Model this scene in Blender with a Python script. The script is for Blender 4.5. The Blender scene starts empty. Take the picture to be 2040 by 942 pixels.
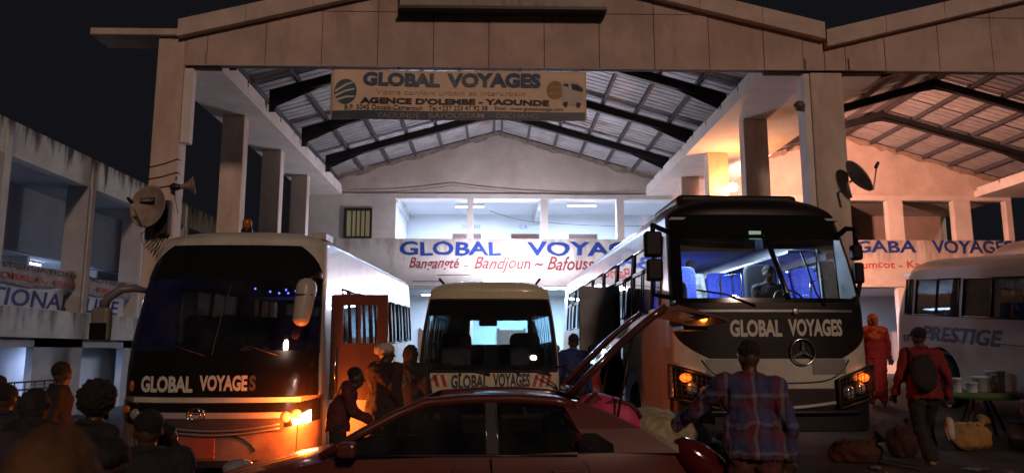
import bpy, bmesh, math, random
from mathutils import Vector, Matrix
random.seed(7)
R = math.radians
sc = bpy.context.scene
col = sc.collection

# ------------------------------------------------------------------ camera
cam = bpy.data.cameras.new('camera'); camo = bpy.data.objects.new('camera', cam); col.objects.link(camo)
cam.sensor_width = 36.0; cam.lens = 36.0 * 1500 / 2040
cam.dof.use_dof = True; cam.dof.focus_distance = 10.5; cam.dof.aperture_fstop = 1.6
cam.clip_start = 0.05; cam.clip_end = 2000
camo.location = (0, 0, 1.5)
camo.rotation_euler = (R(90 + 8.68), 0, R(-1.321))
sc.camera = camo

# ------------------------------------------------------------------ night sky
w = bpy.data.worlds.new('World'); sc.world = w; w.use_nodes = True
nt = w.node_tree; bg = nt.nodes['Background']
sky = nt.nodes.new('ShaderNodeTexSky'); sky.sky_type = 'NISHITA'; sky.sun_disc = False
sky.sun_elevation = R(-9); sky.sun_rotation = R(200); sky.dust_density = 2.0
tint = nt.nodes.new('ShaderNodeMixRGB'); tint.blend_type = 'ADD'; tint.inputs[0].default_value = 1.0
tint.inputs[2].default_value = (0.060, 0.061, 0.080, 1)
nt.links.new(sky.outputs[0], tint.inputs[1]); nt.links.new(tint.outputs[0], bg.inputs[0])
bg.inputs[1].default_value = 0.1

# ------------------------------------------------------------------ weak warm light of the street behind the camera
sun = bpy.data.lights.new('street_glow', 'SUN'); suno = bpy.data.objects.new('street_glow', sun); col.objects.link(suno)
sun.energy = 0.78; sun.color = (1.0, 0.64, 0.49); sun.angle = R(5)
suno.rotation_euler = Vector((-0.22, 0.89, -0.38)).to_track_quat('-Z', 'Y').to_euler()

sc.view_settings.view_transform = 'Standard'; sc.view_settings.look = 'None'
sc.view_settings.exposure = 0.0; sc.view_settings.gamma = 1.0
sc.cycles.use_denoising = True
sc.cycles.max_bounces = 8; sc.cycles.transparent_max_bounces = 16
sc.cycles.sample_clamp_indirect = 4.0
sc.cycles.caustics_reflective = False; sc.cycles.caustics_refractive = False

# ================================================================== helpers
def ground(x, y):
    def ss(a, b, t):
        t = max(0, min(1, (t - a) / (b - a))); return t * t * (3 - 2 * t)
    z = -0.045 * max(0, 2 - x)
    z = max(z, -0.75)
    z -= 0.14 * (1 - ss(5, 9.5, y))
    up = max(0, min(y, 26) - 10.5)
    z += 0.025 * up * (1 - ss(0, 2, x))
    z += min(0.14 * up, 0.75) * ss(6.0, 7.4, x)
    return z

_nodes = {}
def mat(name, c, rough=0.6, metal=0.0, var=0.12, scale=4.0, bump=0.0, coat=0.0, spec=0.5, emit=None, estr=0.0, c2=None, stretch=(1, 1, 1), bscale=None, detail=5, lo=0.35, hi=0.7):
    m = bpy.data.materials.new(name); m.use_nodes = True
    n = m.node_tree.nodes; l = m.node_tree.links; b = n['Principled BSDF']
    b.inputs['Roughness'].default_value = rough; b.inputs['Metallic'].default_value = metal
    b.inputs['Coat Weight'].default_value = coat; b.inputs['Specular IOR Level'].default_value = spec
    tc = n.new('ShaderNodeTexCoord'); mp = n.new('ShaderNodeMapping'); mp.inputs['Scale'].default_value = stretch
    l.new(tc.outputs['Object'], mp.inputs[0])
    if var > 0 or c2:
        nz = n.new('ShaderNodeTexNoise'); nz.inputs['Scale'].default_value = scale; nz.inputs['Detail'].default_value = detail
        nz.inputs['Roughness'].default_value = 0.65
        l.new(mp.outputs[0], nz.inputs['Vector'])
        cr = n.new('ShaderNodeValToRGB'); cr.color_ramp.elements[0].position = lo; cr.color_ramp.elements[1].position = hi
        a = c2 if c2 else tuple(v * (1 - 2.2 * var) for v in c)
        cr.color_ramp.elements[0].color = (*[max(0, v) for v in a], 1); cr.color_ramp.elements[1].color = (*c, 1)
        l.new(nz.outputs[0], cr.inputs[0]); l.new(cr.outputs[0], b.inputs['Base Color'])
    else:
        b.inputs['Base Color'].default_value = (*c, 1)
    if bump > 0:
        bz = n.new('ShaderNodeTexNoise'); bz.inputs['Scale'].default_value = bscale or scale * 8; bz.inputs['Detail'].default_value = 6
        l.new(mp.outputs[0], bz.inputs['Vector'])
        bp = n.new('ShaderNodeBump'); bp.inputs['Strength'].default_value = bump; bp.inputs['Distance'].default_value = 0.02
        l.new(bz.outputs[0], bp.inputs['Height']); l.new(bp.outputs[0], b.inputs['Normal'])
    if emit:
        b.inputs['Emission Color'].default_value = (*emit, 1); b.inputs['Emission Strength'].default_value = estr
    m['main'] = name
    return m

def glass(name, tint=(0.8, 0.85, 0.85), rough=0.03, base=0.04, gain=0.75):
    m = bpy.data.materials.new(name); m.use_nodes = True
    n = m.node_tree.nodes; l = m.node_tree.links
    for x in list(n):
        if x.type == 'BSDF_PRINCIPLED': n.remove(x)
    out = n['Material Output']
    t = n.new('ShaderNodeBsdfTransparent'); t.inputs[0].default_value = (*tint, 1)
    g = n.new('ShaderNodeBsdfGlossy'); g.inputs['Roughness'].default_value = rough
    lw = n.new('ShaderNodeLayerWeight'); lw.inputs[0].default_value = 0.35
    mr = n.new('ShaderNodeMapRange'); mr.inputs['To Min'].default_value = base; mr.inputs['To Max'].default_value = base + gain
    # dusty film
    tc = n.new('ShaderNodeTexCoord'); nz = n.new('ShaderNodeTexNoise'); nz.inputs['Scale'].default_value = 3.0; nz.inputs['Detail'].default_value = 6
    l.new(tc.outputs['Object'], nz.inputs['Vector'])
    d = n.new('ShaderNodeBsdfDiffuse'); d.inputs[0].default_value = (0.35, 0.34, 0.32, 1)
    m2 = n.new('ShaderNodeMapRange'); m2.inputs['From Min'].default_value = 0.4; m2.inputs['From Max'].default_value = 0.8
    m2.inputs['To Min'].default_value = 0.01; m2.inputs['To Max'].default_value = 0.07
    l.new(nz.outputs[0], m2.inputs[0])
    mx0 = n.new('ShaderNodeMixShader'); l.new(m2.outputs[0], mx0.inputs[0]); l.new(t.outputs[0], mx0.inputs[1]); l.new(d.outputs[0], mx0.inputs[2])
    mx = n.new('ShaderNodeMixShader')
    l.new(lw.outputs['Fresnel'], mr.inputs[0]); l.new(mr.outputs[0], mx.inputs[0]); l.new(mx0.outputs[0], mx.inputs[1]); l.new(g.outputs[0], mx.inputs[2])
    l.new(mx.outputs[0], out.inputs[0])
    return m

def emis(name, c, s):
    m = bpy.data.materials.new(name); m.use_nodes = True
    n = m.node_tree.nodes; b = n['Principled BSDF']
    b.inputs['Base Color'].default_value = (*c, 1)
    b.inputs['Emission Color'].default_value = (*c, 1); b.inputs['Emission Strength'].default_value = s
    return m

class MB:
    def __init__(s): s.v = []; s.f = []; s.sm = []
    def add(s, vs, fs, smooth=False):
        o = len(s.v); s.v += [tuple(v) for v in vs]; s.f += [tuple(i + o for i in f) for f in fs]; s.sm += [smooth] * len(fs); return s
    def box(s, x0, x1, y0, y1, z0, z1):
        vs = [(x, y, z) for z in (z0, z1) for y in (y0, y1) for x in (x0, x1)]
        return s.add(vs, [(0, 2, 3, 1), (4, 5, 7, 6), (0, 1, 5, 4), (2, 6, 7, 3), (0, 4, 6, 2), (1, 3, 7, 5)])
    def prism(s, poly, a, b, axis='y'):
        # poly in the plane normal to the axis: y -> (x,z), x -> (y,z), z -> (x,y)
        n = len(poly)
        def P(p, t):
            return {'y': (p[0], t, p[1]), 'x': (t, p[0], p[1]), 'z': (p[0], p[1], t)}[axis]
        vs = [P(p, a) for p in poly] + [P(p, b) for p in poly]
        fs = [tuple(range(n)), tuple(range(2 * n - 1, n - 1, -1))] + [(i, i + n, (i + 1) % n + n, (i + 1) % n) for i in range(n)]
        return s.add(vs, fs)
    def grid(s, P, nu, nv, smooth=True, flip=False):
        vs = [P(i / nu, j / nv) for j in range(nv + 1) for i in range(nu + 1)]
        fs = []
        for j in range(nv):
            for i in range(nu):
                a = j * (nu + 1) + i
                q = (a, a + 1, a + nu + 2, a + nu + 1)
                fs.append(q[::-1] if flip else q)
        return s.add(vs, fs, smooth)
    def tube(s, pts, r, n=8, closed=False):
        pts = [Vector(p) for p in pts]; rings = []
        rr = r if isinstance(r, (list, tuple)) else [r] * len(pts)
        m = len(pts)
        up0 = None
        for i, p in enumerate(pts):
            a = pts[(i - 1) % m] if (closed or i > 0) else p; b = pts[(i + 1) % m] if (closed or i < m - 1) else p
            d = (b - a).normalized()
            if up0 is None:
                up0 = d.orthogonal().normalized()
            u = (up0 - d * up0.dot(d)); u = u.normalized() if u.length > 1e-6 else d.orthogonal().normalized()
            up0 = u; v = d.cross(u)
            rings.append([p + (u * math.cos(2 * math.pi * k / n) + v * math.sin(2 * math.pi * k / n)) * rr[i] for k in range(n)])
        vs = [q for rg in rings for q in rg]; fs = []
        L = m if closed else m - 1
        for i in range(L):
            for k in range(n):
                j = (i + 1) % m
                fs.append((i * n + k, i * n + (k + 1) % n, j * n + (k + 1) % n, j * n + k))
        if not closed:
            fs.append(tuple(range(n - 1, -1, -1))); fs.append(tuple((m - 1) * n + k for k in range(n)))
        return s.add(vs, fs, True)
    def lathe(s, prof, n=24, mtx=None, smooth=True, caps=True):
        mtx = mtx or Matrix()
        vs = [mtx @ Vector((r * math.cos(2 * math.pi * k / n), r * math.sin(2 * math.pi * k / n), z)) for r, z in prof for k in range(n)]
        fs = []
        for i in range(len(prof) - 1):
            for k in range(n):
                fs.append((i * n + k, i * n + (k + 1) % n, (i + 1) * n + (k + 1) % n, (i + 1) * n + k))
        if caps and prof[0][0] > 1e-4: fs.append(tuple(range(n - 1, -1, -1)))
        if caps and prof[-1][0] > 1e-4: fs.append(tuple((len(prof) - 1) * n + k for k in range(n)))
        return s.add(vs, fs, smooth)
    def ball(s, c, r, n=14, mtx=None):
        r = r if isinstance(r, (list, tuple)) else (r, r, r)
        mt = Matrix.Translation(c) @ (mtx or Matrix()) @ Matrix.Diagonal((*r, 1))
        prof = [(max(1e-5, math.sin(math.pi * i / n)), -math.cos(math.pi * i / n)) for i in range(n + 1)]
        return s.lathe(prof, n + 4, mt)
    def cap(s, a, ra, b, rb, n=10):
        a = Vector(a); b = Vector(b); d = b - a; L = max(d.length, 1e-4)
        q = d.to_track_quat('Z', 'Y').to_matrix().to_4x4(); q.translation = a
        prof = [(max(1e-5, ra * math.sin(t)), -ra * math.cos(t)) for t in [math.pi / 2 * i / 4 for i in range(5)]]
        prof += [(max(1e-5, rb * math.cos(t)), L + rb * math.sin(t)) for t in [math.pi / 2 * i / 4 for i in range(5)]]
        return s.lathe(prof, n, q)
    def mesh(s, name, m=None):
        me = bpy.data.meshes.new(name); me.from_pydata(s.v, [], s.f)
        me.polygons.foreach_set('use_smooth', s.sm)
        if m: me.materials.append(m)
        me.validate(); me.update()
        return me
    def build(s, name, m=None, parent=None, fix=True):
        me = s.mesh(name, m)
        if fix:
            bm = bmesh.new(); bm.from_mesh(me); bmesh.ops.recalc_face_normals(bm, faces=bm.faces); bm.to_mesh(me); bm.free()
        return link(name, me, parent)

def link(name, me, parent=None, loc=None):
    o = bpy.data.objects.new(name, me); col.objects.link(o)
    if parent: o.parent = parent
    if loc: o.location = loc
    return o

def tag(o, label, cat, group=None, kind=None):
    if label: o['label'] = label
    if cat: o['category'] = cat
    if group: o['group'] = group
    if kind: o['kind'] = kind
    return o

def thing(name, label, cat, loc=(0, 0, 0), rot=(0, 0, 0), group=None):
    o = bpy.data.objects.new(name, None); col.objects.link(o); o.location = loc; o.rotation_euler = rot
    o.empty_display_size = 0.2
    return tag(o, label, cat, group)

def bevel(o, wd=0.02, seg=2):
    b = o.modifiers.new('bevel', 'BEVEL'); b.width = wd; b.segments = seg; b.limit_method = 'ANGLE'; b.angle_limit = R(40)
    return o

def solid(o, t, off=-1):
    m = o.modifiers.new('solid', 'SOLIDIFY'); m.thickness = t; m.offset = off
    return o

def light(name, kind, loc, energy, color, parent=None, size=0.1, size_y=None, rot=(0, 0, 0), radius=0.05, spread=None):
    L = bpy.data.lights.new(name, kind); L.energy = energy; L.color = color
    if kind == 'AREA':
        L.size = size
        if size_y: L.shape = 'RECTANGLE'; L.size_y = size_y
        if spread: L.spread = spread
    else:
        L.shadow_soft_size = radius
    o = bpy.data.objects.new(name, L); col.objects.link(o); o.location = loc; o.rotation_euler = rot
    if parent: o.parent = parent
    return o

_tc = {}
def text_geo(s, bold=0.0, shear=0.0, space=1.0):
    """the outlines of a line of lettering as vertices in a unit box, and its width over height"""
    k = (s, bold, shear, space)
    if k in _tc: return _tc[k]
    cu = bpy.data.curves.new('t', 'FONT'); cu.body = s; cu.offset = bold; cu.shear = shear; cu.resolution_u = 3; cu.space_character = space
    ob = bpy.data.objects.new('t', cu); col.objects.link(ob)
    dg = bpy.context.evaluated_depsgraph_get(); dg.update()
    me = bpy.data.meshes.new_from_object(ob.evaluated_get(dg))
    vs = [tuple(v.co) for v in me.vertices]; fs = [tuple(p.vertices) for p in me.polygons]
    bpy.data.objects.remove(ob); bpy.data.curves.remove(cu); bpy.data.meshes.remove(me)
    x0 = min(v[0] for v in vs); x1 = max(v[0] for v in vs); y0 = min(v[1] for v in vs); y1 = max(v[1] for v in vs)
    vs = [((v[0] - x0) / (x1 - x0), (v[1] - y0) / (y1 - y0)) for v in vs]
    _tc[k] = (vs, fs, (x1 - x0) / (y1 - y0)); return _tc[k]

def lettering(s, m, parent, fn, bold=0.0, shear=0.0, name='lettering', space=1.0):
    vs, fs, asp = text_geo(s, bold, shear, space)
    par = list(range(len(vs)))
    def find(i):
        while par[i] != i: par[i] = par[par[i]]; i = par[i]
        return i
    for f in fs:
        for i in f[1:]: par[find(i)] = find(f[0])
    comp = {}
    for i in range(len(vs)): comp.setdefault(find(i), []).append(i)
    boxes = sorted((min(vs[i][0] for i in c), max(vs[i][0] for i in c), c) for c in comp.values())
    words = []; end = -9
    for x0, x1, c in boxes:                     # one object for each word
        if (x0 - end) * asp > 0.21: words.append([])
        words[-1] += c; end = max(end, x1)
    for c in words:
        idx = {i: k for k, i in enumerate(c)}
        me = bpy.data.meshes.new(name); me.from_pydata([tuple(fn(*vs[i])) for i in c], [], [tuple(idx[i] for i in f) for f in fs if f[0] in idx]); me.materials.append(m); me.update()
        o = link(name, me, parent)
    return o

# ================================================================== materials
plaster = mat('plaster', (0.74, 0.70, 0.65), 0.85, var=0.10, scale=1.3, bump=0.25, bscale=14)
plaster_in = mat('plaster_bay', (0.72, 0.64, 0.58), 0.85, var=0.12, scale=0.8, bump=0.3, bscale=12, c2=(0.50, 0.42, 0.36))
column_m = mat('column_plaster', (0.68, 0.60, 0.52), 0.85, var=0.1, scale=1.6, bump=0.25, c2=(0.45, 0.36, 0.29), stretch=(1, 1, 0.35))
coping_m = mat('coping', (0.60, 0.51, 0.45), 0.8, var=0.12, scale=2.0, bump=0.2)
white_wall = mat('white_wall', (0.74, 0.74, 0.74), 0.8, var=0.04, scale=1.0)
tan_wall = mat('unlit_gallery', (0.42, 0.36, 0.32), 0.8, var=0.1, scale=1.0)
steel_black = mat('dark_steel', (0.022, 0.022, 0.026), 0.5, var=0.15, scale=6)
purlin_m = mat('purlin_steel', (0.07, 0.07, 0.08), 0.55, var=0.2, scale=5)
sheet_m = mat('roof_sheet', (0.52, 0.53, 0.55), 0.5, metal=0.2, var=0.12, scale=2.5)
sheet_old = mat('roof_sheet_rusty', (0.40, 0.39, 0.39), 0.6, metal=0.2, var=0.1, scale=1.6, c2=(0.20, 0.15, 0.12), lo=0.36, hi=0.52)
sheet_dirty = mat('roof_sheet_dull', (0.42, 0.42, 0.43), 0.55, metal=0.2, var=0.16, scale=2.0)
door_wood = mat('door_wood', (0.24, 0.09, 0.05), 0.5, var=0.2, scale=3, stretch=(6, 6, 0.6))
blue_paint = mat('blue_paint', (0.012, 0.055, 0.30), 0.6, var=0.12, scale=8)
red_paint = mat('red_paint', (0.28, 0.03, 0.035), 0.6, var=0.15, scale=8)
redbright = mat('red_sign_paint', (0.55, 0.07, 0.05), 0.6, var=0.1, scale=8)
black_plastic = mat('black_plastic', (0.016, 0.016, 0.018), 0.42, var=0.15, scale=10)
rubber = mat('rubber', (0.018, 0.017, 0.016), 0.85, var=0.2, scale=20, bump=0.2)
chrome = mat('chrome', (0.75, 0.75, 0.75), 0.18, metal=1.0, var=0.05)
alu = mat('dull_aluminium', (0.45, 0.45, 0.46), 0.4, metal=0.9, var=0.1)
tube_white = emis('tube_light', (0.80, 0.90, 1.0), 14)
asphalt = mat('asphalt', (0.055, 0.046, 0.038), 0.85, var=0.25, scale=1.6, bump=0.6, bscale=30, c2=(0.026, 0.022, 0.019))
concrete = mat('concrete', (0.30, 0.28, 0.26), 0.9, var=0.15, scale=1.5, bump=0.3)

def stained(name, c, dirt, z0, z1, sx=2.6):
    """plaster with dark runs of mould hanging from its upper edge"""
    m = mat(name, c, 0.88, var=0.14, scale=0.9, bump=0.25, bscale=12)
    n = m.node_tree.nodes; l = m.node_tree.links; b = n['Principled BSDF']
    src = b.inputs['Base Color'].links[0].from_socket
    tc = n.new('ShaderNodeTexCoord'); mp = n.new('ShaderNodeMapping'); mp.inputs['Scale'].default_value = (sx, sx, 0.28)
    l.new(tc.outputs['Object'], mp.inputs[0])
    nz = n.new('ShaderNodeTexNoise'); nz.inputs['Scale'].default_value = 1.4; nz.inputs['Detail'].default_value = 7; nz.inputs['Roughness'].default_value = 0.7
    l.new(mp.outputs[0], nz.inputs['Vector'])
    sp = n.new('ShaderNodeSeparateXYZ'); l.new(tc.outputs['Object'], sp.inputs[0])
    mr = n.new('ShaderNodeMapRange'); mr.inputs['From Min'].default_value = z0; mr.inputs['From Max'].default_value = z1
    mr.inputs['To Min'].default_value = -0.16; mr.inputs['To Max'].default_value = 0.16
    l.new(sp.outputs[2], mr.inputs[0])
    ad = n.new('ShaderNodeMath'); l.new(nz.outputs[0], ad.inputs[0]); l.new(mr.outputs[0], ad.inputs[1])
    cr = n.new('ShaderNodeValToRGB'); cr.color_ramp.elements[0].position = 0.52; cr.color_ramp.elements[1].position = 0.68
    cr.color_ramp.elements[0].color = (0, 0, 0, 1); cr.color_ramp.elements[1].color = (1, 1, 1, 1)
    l.new(ad.outputs[0], cr.inputs[0])
    mx = n.new('ShaderNodeMixRGB'); mx.inputs[2].default_value = (*dirt, 1)
    l.new(cr.outputs[0], mx.inputs[0]); l.new(src, mx.inputs[1]); l.new(mx.outputs[0], b.inputs['Base Color'])
    return m

panel_m = stained('fascia_panel', (0.58, 0.46, 0.40), (0.38, 0.29, 0.24), 6.4, 8.9, 1.3)
# ================================================================== ground
g = MB()
xs = [-400, -120, -50, -30] + [-24 + 0.8 * i for i in range(61)] + [30, 50, 120, 400]
ys = [-60, -20] + [-6 + 0.8 * i for i in range(50)] + [40, 60, 120, 400]
vs = [(x, y, ground(x, y) + (random.uniform(-0.008, 0.008) if abs(x) < 20 and 0 < y < 20 else 0)) for y in ys for x in xs]
n = len(xs)
g.add(vs, [(j * n + i, j * n + i + 1, (j + 1) * n + i + 1, (j + 1) * n + i) for j in range(len(ys) - 1) for i in range(n - 1)], True)
go = g.build('ground', asphalt, fix=False); go['kind'] = 'structure'

# ================================================================== bus station hall
YF, YB = 14.1, 26.1
hall = thing('station_hall', 'wide twin-gabled bus station hall with tall columns and open front', 'bus station', (0, 0, 0))
RZ = lambda x, rx: 9.32 - 0.287 * abs(x - rx)          # underside of the roof
BAYS = [(-6.3, 0.1, 6.5), (6.5, 12.5, 18.5)]           # left edge, ridge, right edge

# columns
cols = [(-6.57, -6.05, 14.1, 7.56, 0.36)] + [(-6.36, -5.85, y, 6.95, 0.34) for y in (17.1, 20.15, 23.1)]
cols += [(6.22, 6.86, 14.1, 6.95, 0.45)] + [(5.88, 6.45, y, 6.95, 0.36) for y in (17.1, 20.15, 23.1)]
cols += [(18.3, 18.9, y, 6.95, 0.4) for y in (14.1, 17.1, 20.15, 23.1)]
for a, b, y, h, d in cols:
    z0 = ground((a + b) / 2, y) - 0.3
    bevel(MB().box(a, b, y, y + d, z0, h).build('column', column_m, hall), 0.015, 1)
# conduit box on the first column, hanging down from the soffit
bevel(MB().box(-6.045, -5.87, 14.12, 14.3, 5.45, 6.94).build('downpipe_box', plaster, hall), 0.01, 1)
MB().box(6.10, 6.215, 14.14, 14.5, 0.3, 6.94).build('downpipe_box', plaster, hall)
# gutter beams (soffits) running back over the columns, in cast lengths with small upstands
for a, b in ((-6.60, -5.38), (5.35, 7.75), (17.2, 19.6)):
    MB().box(a, b, 14.30, YB - 0.002, 6.953, 7.18).build('gutter_beam', plaster, hall)
    for k in range(9):
        y = 14.6 + k * 1.27
        for e in ((b - 0.06,) if a < 0 else (a, b - 0.06)):
            MB().box(e - 0.003, e + 0.063, y, y + 1.18, 7.05, 7.31 - 0.015 * (k % 3)).build('gutter_edge', plaster, hall)
# cantilever slab on top of the left column
bevel(MB().box(-7.85, -6.0, 14.0, 14.7, 7.565, 7.70).build('corner_slab', column_m, hall), 0.01, 1)

# fascia with separate panels
FTOP = lambda x: min(7.86 + 0.245 * (x + 6.17), 7.86 + 0.245 * (6.52 + 0.3 - x)) if x < 6.53 else min(7.78 + 0.25 * (x - 6.53), 7.78 + 0.25 * (18.6 - x))
fas = MB()
prof = [(-6.04, 7.02), (18.8, 7.02)] + [(x, FTOP(x) - 0.33) for x in (18.6, 12.56, 6.53, 0.3, -6.04)]
fas.prism(prof, YF + 0.03, YF + 0.22)
fascia = fas.build('fascia', mat('fascia_backing', (0.10, 0.085, 0.075), 0.9), hall)
xsj = [-6.04, -5.62] + [-4.49 + 1.09 * k for k in range(10)] + [6.10, 6.53]
xsj += [6.95, 7.75] + [7.75 + 1.09 * k for k in range(1, 10)] + [18.6]
xsj = sorted(set(round(x, 3) for x in xsj))
xsj = [x for i, x in enumerate(xsj) if i == 0 or x - xsj[i - 1] > 0.12]
for a, b in zip(xsj[:-1], xsj[1:]):
    a2, b2 = a + 0.007, b - 0.007
    def top(x): return FTOP(x) - 0.35
    for z0, z1 in ((7.0, 8.12), (8.135, 99)):
        ta, tb = min(z1, top(a2)), min(z1, top(b2))
        if max(ta, tb) <= z0 + 0.03: continue
        if min(ta, tb) <= z0:      # triangle
            if ta > tb: pts = [(a2, z0), (a2 + (b2 - a2) * (ta - z0) / (ta - tb), z0), (a2, ta)]
            else: pts = [(b2 - (b2 - a2) * (tb - z0) / (tb - ta), z0), (b2, z0), (b2, tb)]
        else:
            pts = [(a2, z0), (b2, z0), (b2, tb)]
            m_ = (ta != tb and (ta == z1 or tb == z1))
            if m_:
                raw_a, raw_b = top(a2), top(b2); t = (z1 - raw_a) / (raw_b - raw_a)
                if 0.02 < t < 0.98: pts.append((a2 + (b2 - a2) * t, z1))
            pts.append((a2, ta))
        dy = random.uniform(-0.004, 0.004)
        MB().prism(pts, YF - 0.005 + dy, YF + 0.03).build('fascia_panel', panel_m, fascia)
# raised short pieces beside the valley
MB().box(6.13, 6.49, YF - 0.05, YF - 0.012, 6.98, 7.22).build('cover_plate', panel_m, fascia)
MB().box(7.0, 7.72, YF - 0.05, YF - 0.012, 6.99, 7.24).build('cover_plate', panel_m, fascia)
MB().box(-6.02, -5.64, YF - 0.05, YF - 0.012, 6.98, 7.23).build('cover_plate', panel_m, fascia)
# coping along the slopes, in lengths
def coping(x0, x1, nn):
    for k in range(nn):
        a = x0 + (x1 - x0) * k / nn; b = x0 + (x1 - x0) * (k + 1) / nn - 0.008
        MB().prism([(a, FTOP(a) - 0.345), (b, FTOP(b) - 0.345), (b, FTOP(b)), (a, FTOP(a))], YF - 0.16, YF + 0.24).build('coping', coping_m, fascia)
coping(-6.15, 0.325, 5); coping(0.325, 6.52, 5); coping(6.54, 12.56, 5); coping(12.56, 18.6, 5)

# signboard standing on the fascia, cut by the frame
sgn = thing('signboard', 'long grey signboard mounted on the front of the hall above the banner', 'sign', (0.14, YF - 0.2, 8.06))
bevel(MB().box(-2.0, 2.0, -0.12, 0.17, 0.06, 1.2).build('board', stained('board_mould', (0.44, 0.40, 0.33), (0.10, 0.10, 0.05), 0.5, -0.4, 3.0), sgn), 0.01, 1)
MB().box(-2.03, 2.03, -0.14, 0.17, 0.0, 0.058).build('shadow_ledge', steel_black, sgn)  # dark underside of the board: its shadow put into a black ledge

# roof steel and sheets
def roof_bay(x0, rx, x1):
    roof = None
    for y in (14.6, 17.27, 20.3, 23.27):
        for s in (-1, 1):
            xe = x0 + 0.95 if s < 0 else x1 - 0.95
            zr = RZ(rx, rx) - 0.15; ze = RZ(xe, rx) - 0.15
            dx = xe - rx
            poly = [(rx, zr), (xe, ze), (xe, ze - 0.52), (xe - 0.14 * s, ze - 0.52), (xe - 0.18 * s, ze - 0.38), (xe - 1.35 * s, ze - 0.22 + 0.287 * 1.35), (rx + 0.9 * s, zr - 0.22 - 0.25), (rx, zr - 0.30)]
            MB().prism(poly, y - 0.012, y + 0.012).build('rafter', steel_black, hall)
            for dz, wd in ((0, 0.075), (-0.22, 0.075)):
                MB().prism([(rx, zr + dz), (xe, ze + dz), (xe, ze + dz - 0.014), (rx, zr + dz - 0.014)], y - wd, y + wd).build('rafter_flange', steel_black, hall)
    for s in (-1, 1):
        for k in range(7):
            dx = 0.13 + 0.93 * k
            x = rx + s * dx
            if not (x0 < x < x1): continue
            z = RZ(x, rx)
            MB().box(x - 0.035, x + 0.035, 14.35, YB, z - 0.145, z - 0.012).build('purlin', purlin_m, hall)
        xe = x0 - 0.05 if s < 0 else x1 + 0.05
        # one sheet = 1 m of roof from ridge to eave with narrow ribs
        mb = MB(); pr = []
        for k in range(4):
            o = k * 0.25
            pr += [(o, 0), (o + 0.205, 0), (o + 0.210, 0.07), (o + 0.235, 0.07)]
        pr += [(1.0, 0)]
        vs = []
        for (o, h) in pr:
            vs += [(rx, o, 9.32 + h), (xe, o, RZ(xe, rx) + h)]
        mb.add(vs, [(2 * i, 2 * i + 1, 2 * i + 3, 2 * i + 2) for i in range(len(pr) - 1)])
        meA = mb.mesh('roof_sheet', sheet_m); meB = meA.copy(); meB.materials.clear(); meB.materials.append(sheet_dirty); meC = meA.copy(); meC.materials.clear(); meC.materials.append(sheet_old)
        for k in range(12):
            so_ = link('roof_sheet', random.choice((meA, meA, meB, meB, meC)), hall, (0, 14.12 + k * 1.0 + random.uniform(-0.02, 0.02), random.uniform(0, 0.02))); so_.rotation_euler = (0, 0, R(random.uniform(-0.15, 0.15)))
for b_ in BAYS: roof_bay(*b_)
# skirting of mortar along the top of the rear wall
# ---- rear wall: gables, lintel, piers, parapet
def gable(x0, rx, x1, m):
    pts = [(x0, 7.0), (x1, 7.0), (x1, RZ(x1, rx) - 0.02)]
    k = 22
    for i in range(1, k):
        x = x1 + (x0 - x1) * i / k; pts.append((x, RZ(x, rx) - 0.03 + random.uniform(-0.025, 0.01)))
    pts.append((rx, 9.30)) if False else None
    pts.append((x0, RZ(x0, rx) - 0.02))
    MB().prism(pts, YB, YB + 0.25).build('gable_wall', m, hall)
gable(*BAYS[0], plaster_in); gable(*BAYS[1], plaster_in)
rough_band = mat('rough_mortar', (0.44, 0.37, 0.31), 0.95, var=0.25, scale=5, bump=0.9, bscale=18, c2=(0.25, 0.19, 0.15))
for rx, xa, xb in ((0.1, -5.9, 6.0), (12.5, 7.9, 18.2)):
    for s in (-1, 1):
        pts = []; base = []
        for i in range(25):
            x = rx + s * (i / 24) * (abs((xa if s < 0 else xb) - rx))
            pts.append((x, RZ(x, rx) - 0.035)); base.append((x, RZ(x, rx) - 0.16 - random.uniform(0, 0.13)))
        MB().prism(pts + base[::-1], YB - 0.022, YB - 0.003).build('mortar_band', rough_band, hall)
MB().box(-6.5, 18.5, YB - 0.03, YB + 0.25, 6.83, 6.998).build('ring_beam', plaster, hall)
OPEN = [(-3.48, -0.98), (-0.76, 1.62), (1.87, 4.30), (4.56, 6.4)]
OPENR = [(12.0, 14.0), (14.55, 16.4), (17.0, 18.3)]
edges = [-6.5]
for a, b in OPEN: edges += [a, b]
edges += [8.2] if False else []
edges2 = edges + [OPENR[0][0]]
for a, b in OPENR: edges2 += [a, b] if a != OPENR[0][0] else [b]
# piers between openings (upper storey)
pts = [-6.5] + [v for o in OPEN for v in o] + [12.0] + [v for o in OPENR for v in o][1:] + [18.5]
for i in range(0, len(pts) - 1, 2):
    a, b = pts[i], pts[i + 1]
    if i == 0:
        # pier with the barred window: build around the hole
        for bx in ((-6.5, -5.26, 5.4, 6.83), (-4.32, -3.48, 5.4, 6.83), (-5.26, -4.32, 6.46, 6.83)):
            MB().box(bx[0] + 0.001, bx[1] - 0.001, YB, YB + 0.25, bx[2], bx[3] - 0.002).build('pier', plaster, hall)
    else:
        MB().box(a, b, YB - 0.02, YB + 0.25, 5.4, 6.828).build('pier', plaster, hall)
parapet_paint = stained('parapet_paint', (0.70, 0.68, 0.64), (0.36, 0.33, 0.30), 3.4, 5.6, 1.6)
MB().box(-6.5, 18.5, YB - 0.01, YB + 0.2, 3.84, 5.398).build('parapet_wall', parapet_paint, hall)
MB().box(-3.9, 18.5, YB - 0.06, YB + 0.24, 3.74, 3.838).build('slab_edge', plaster, hall)
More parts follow.
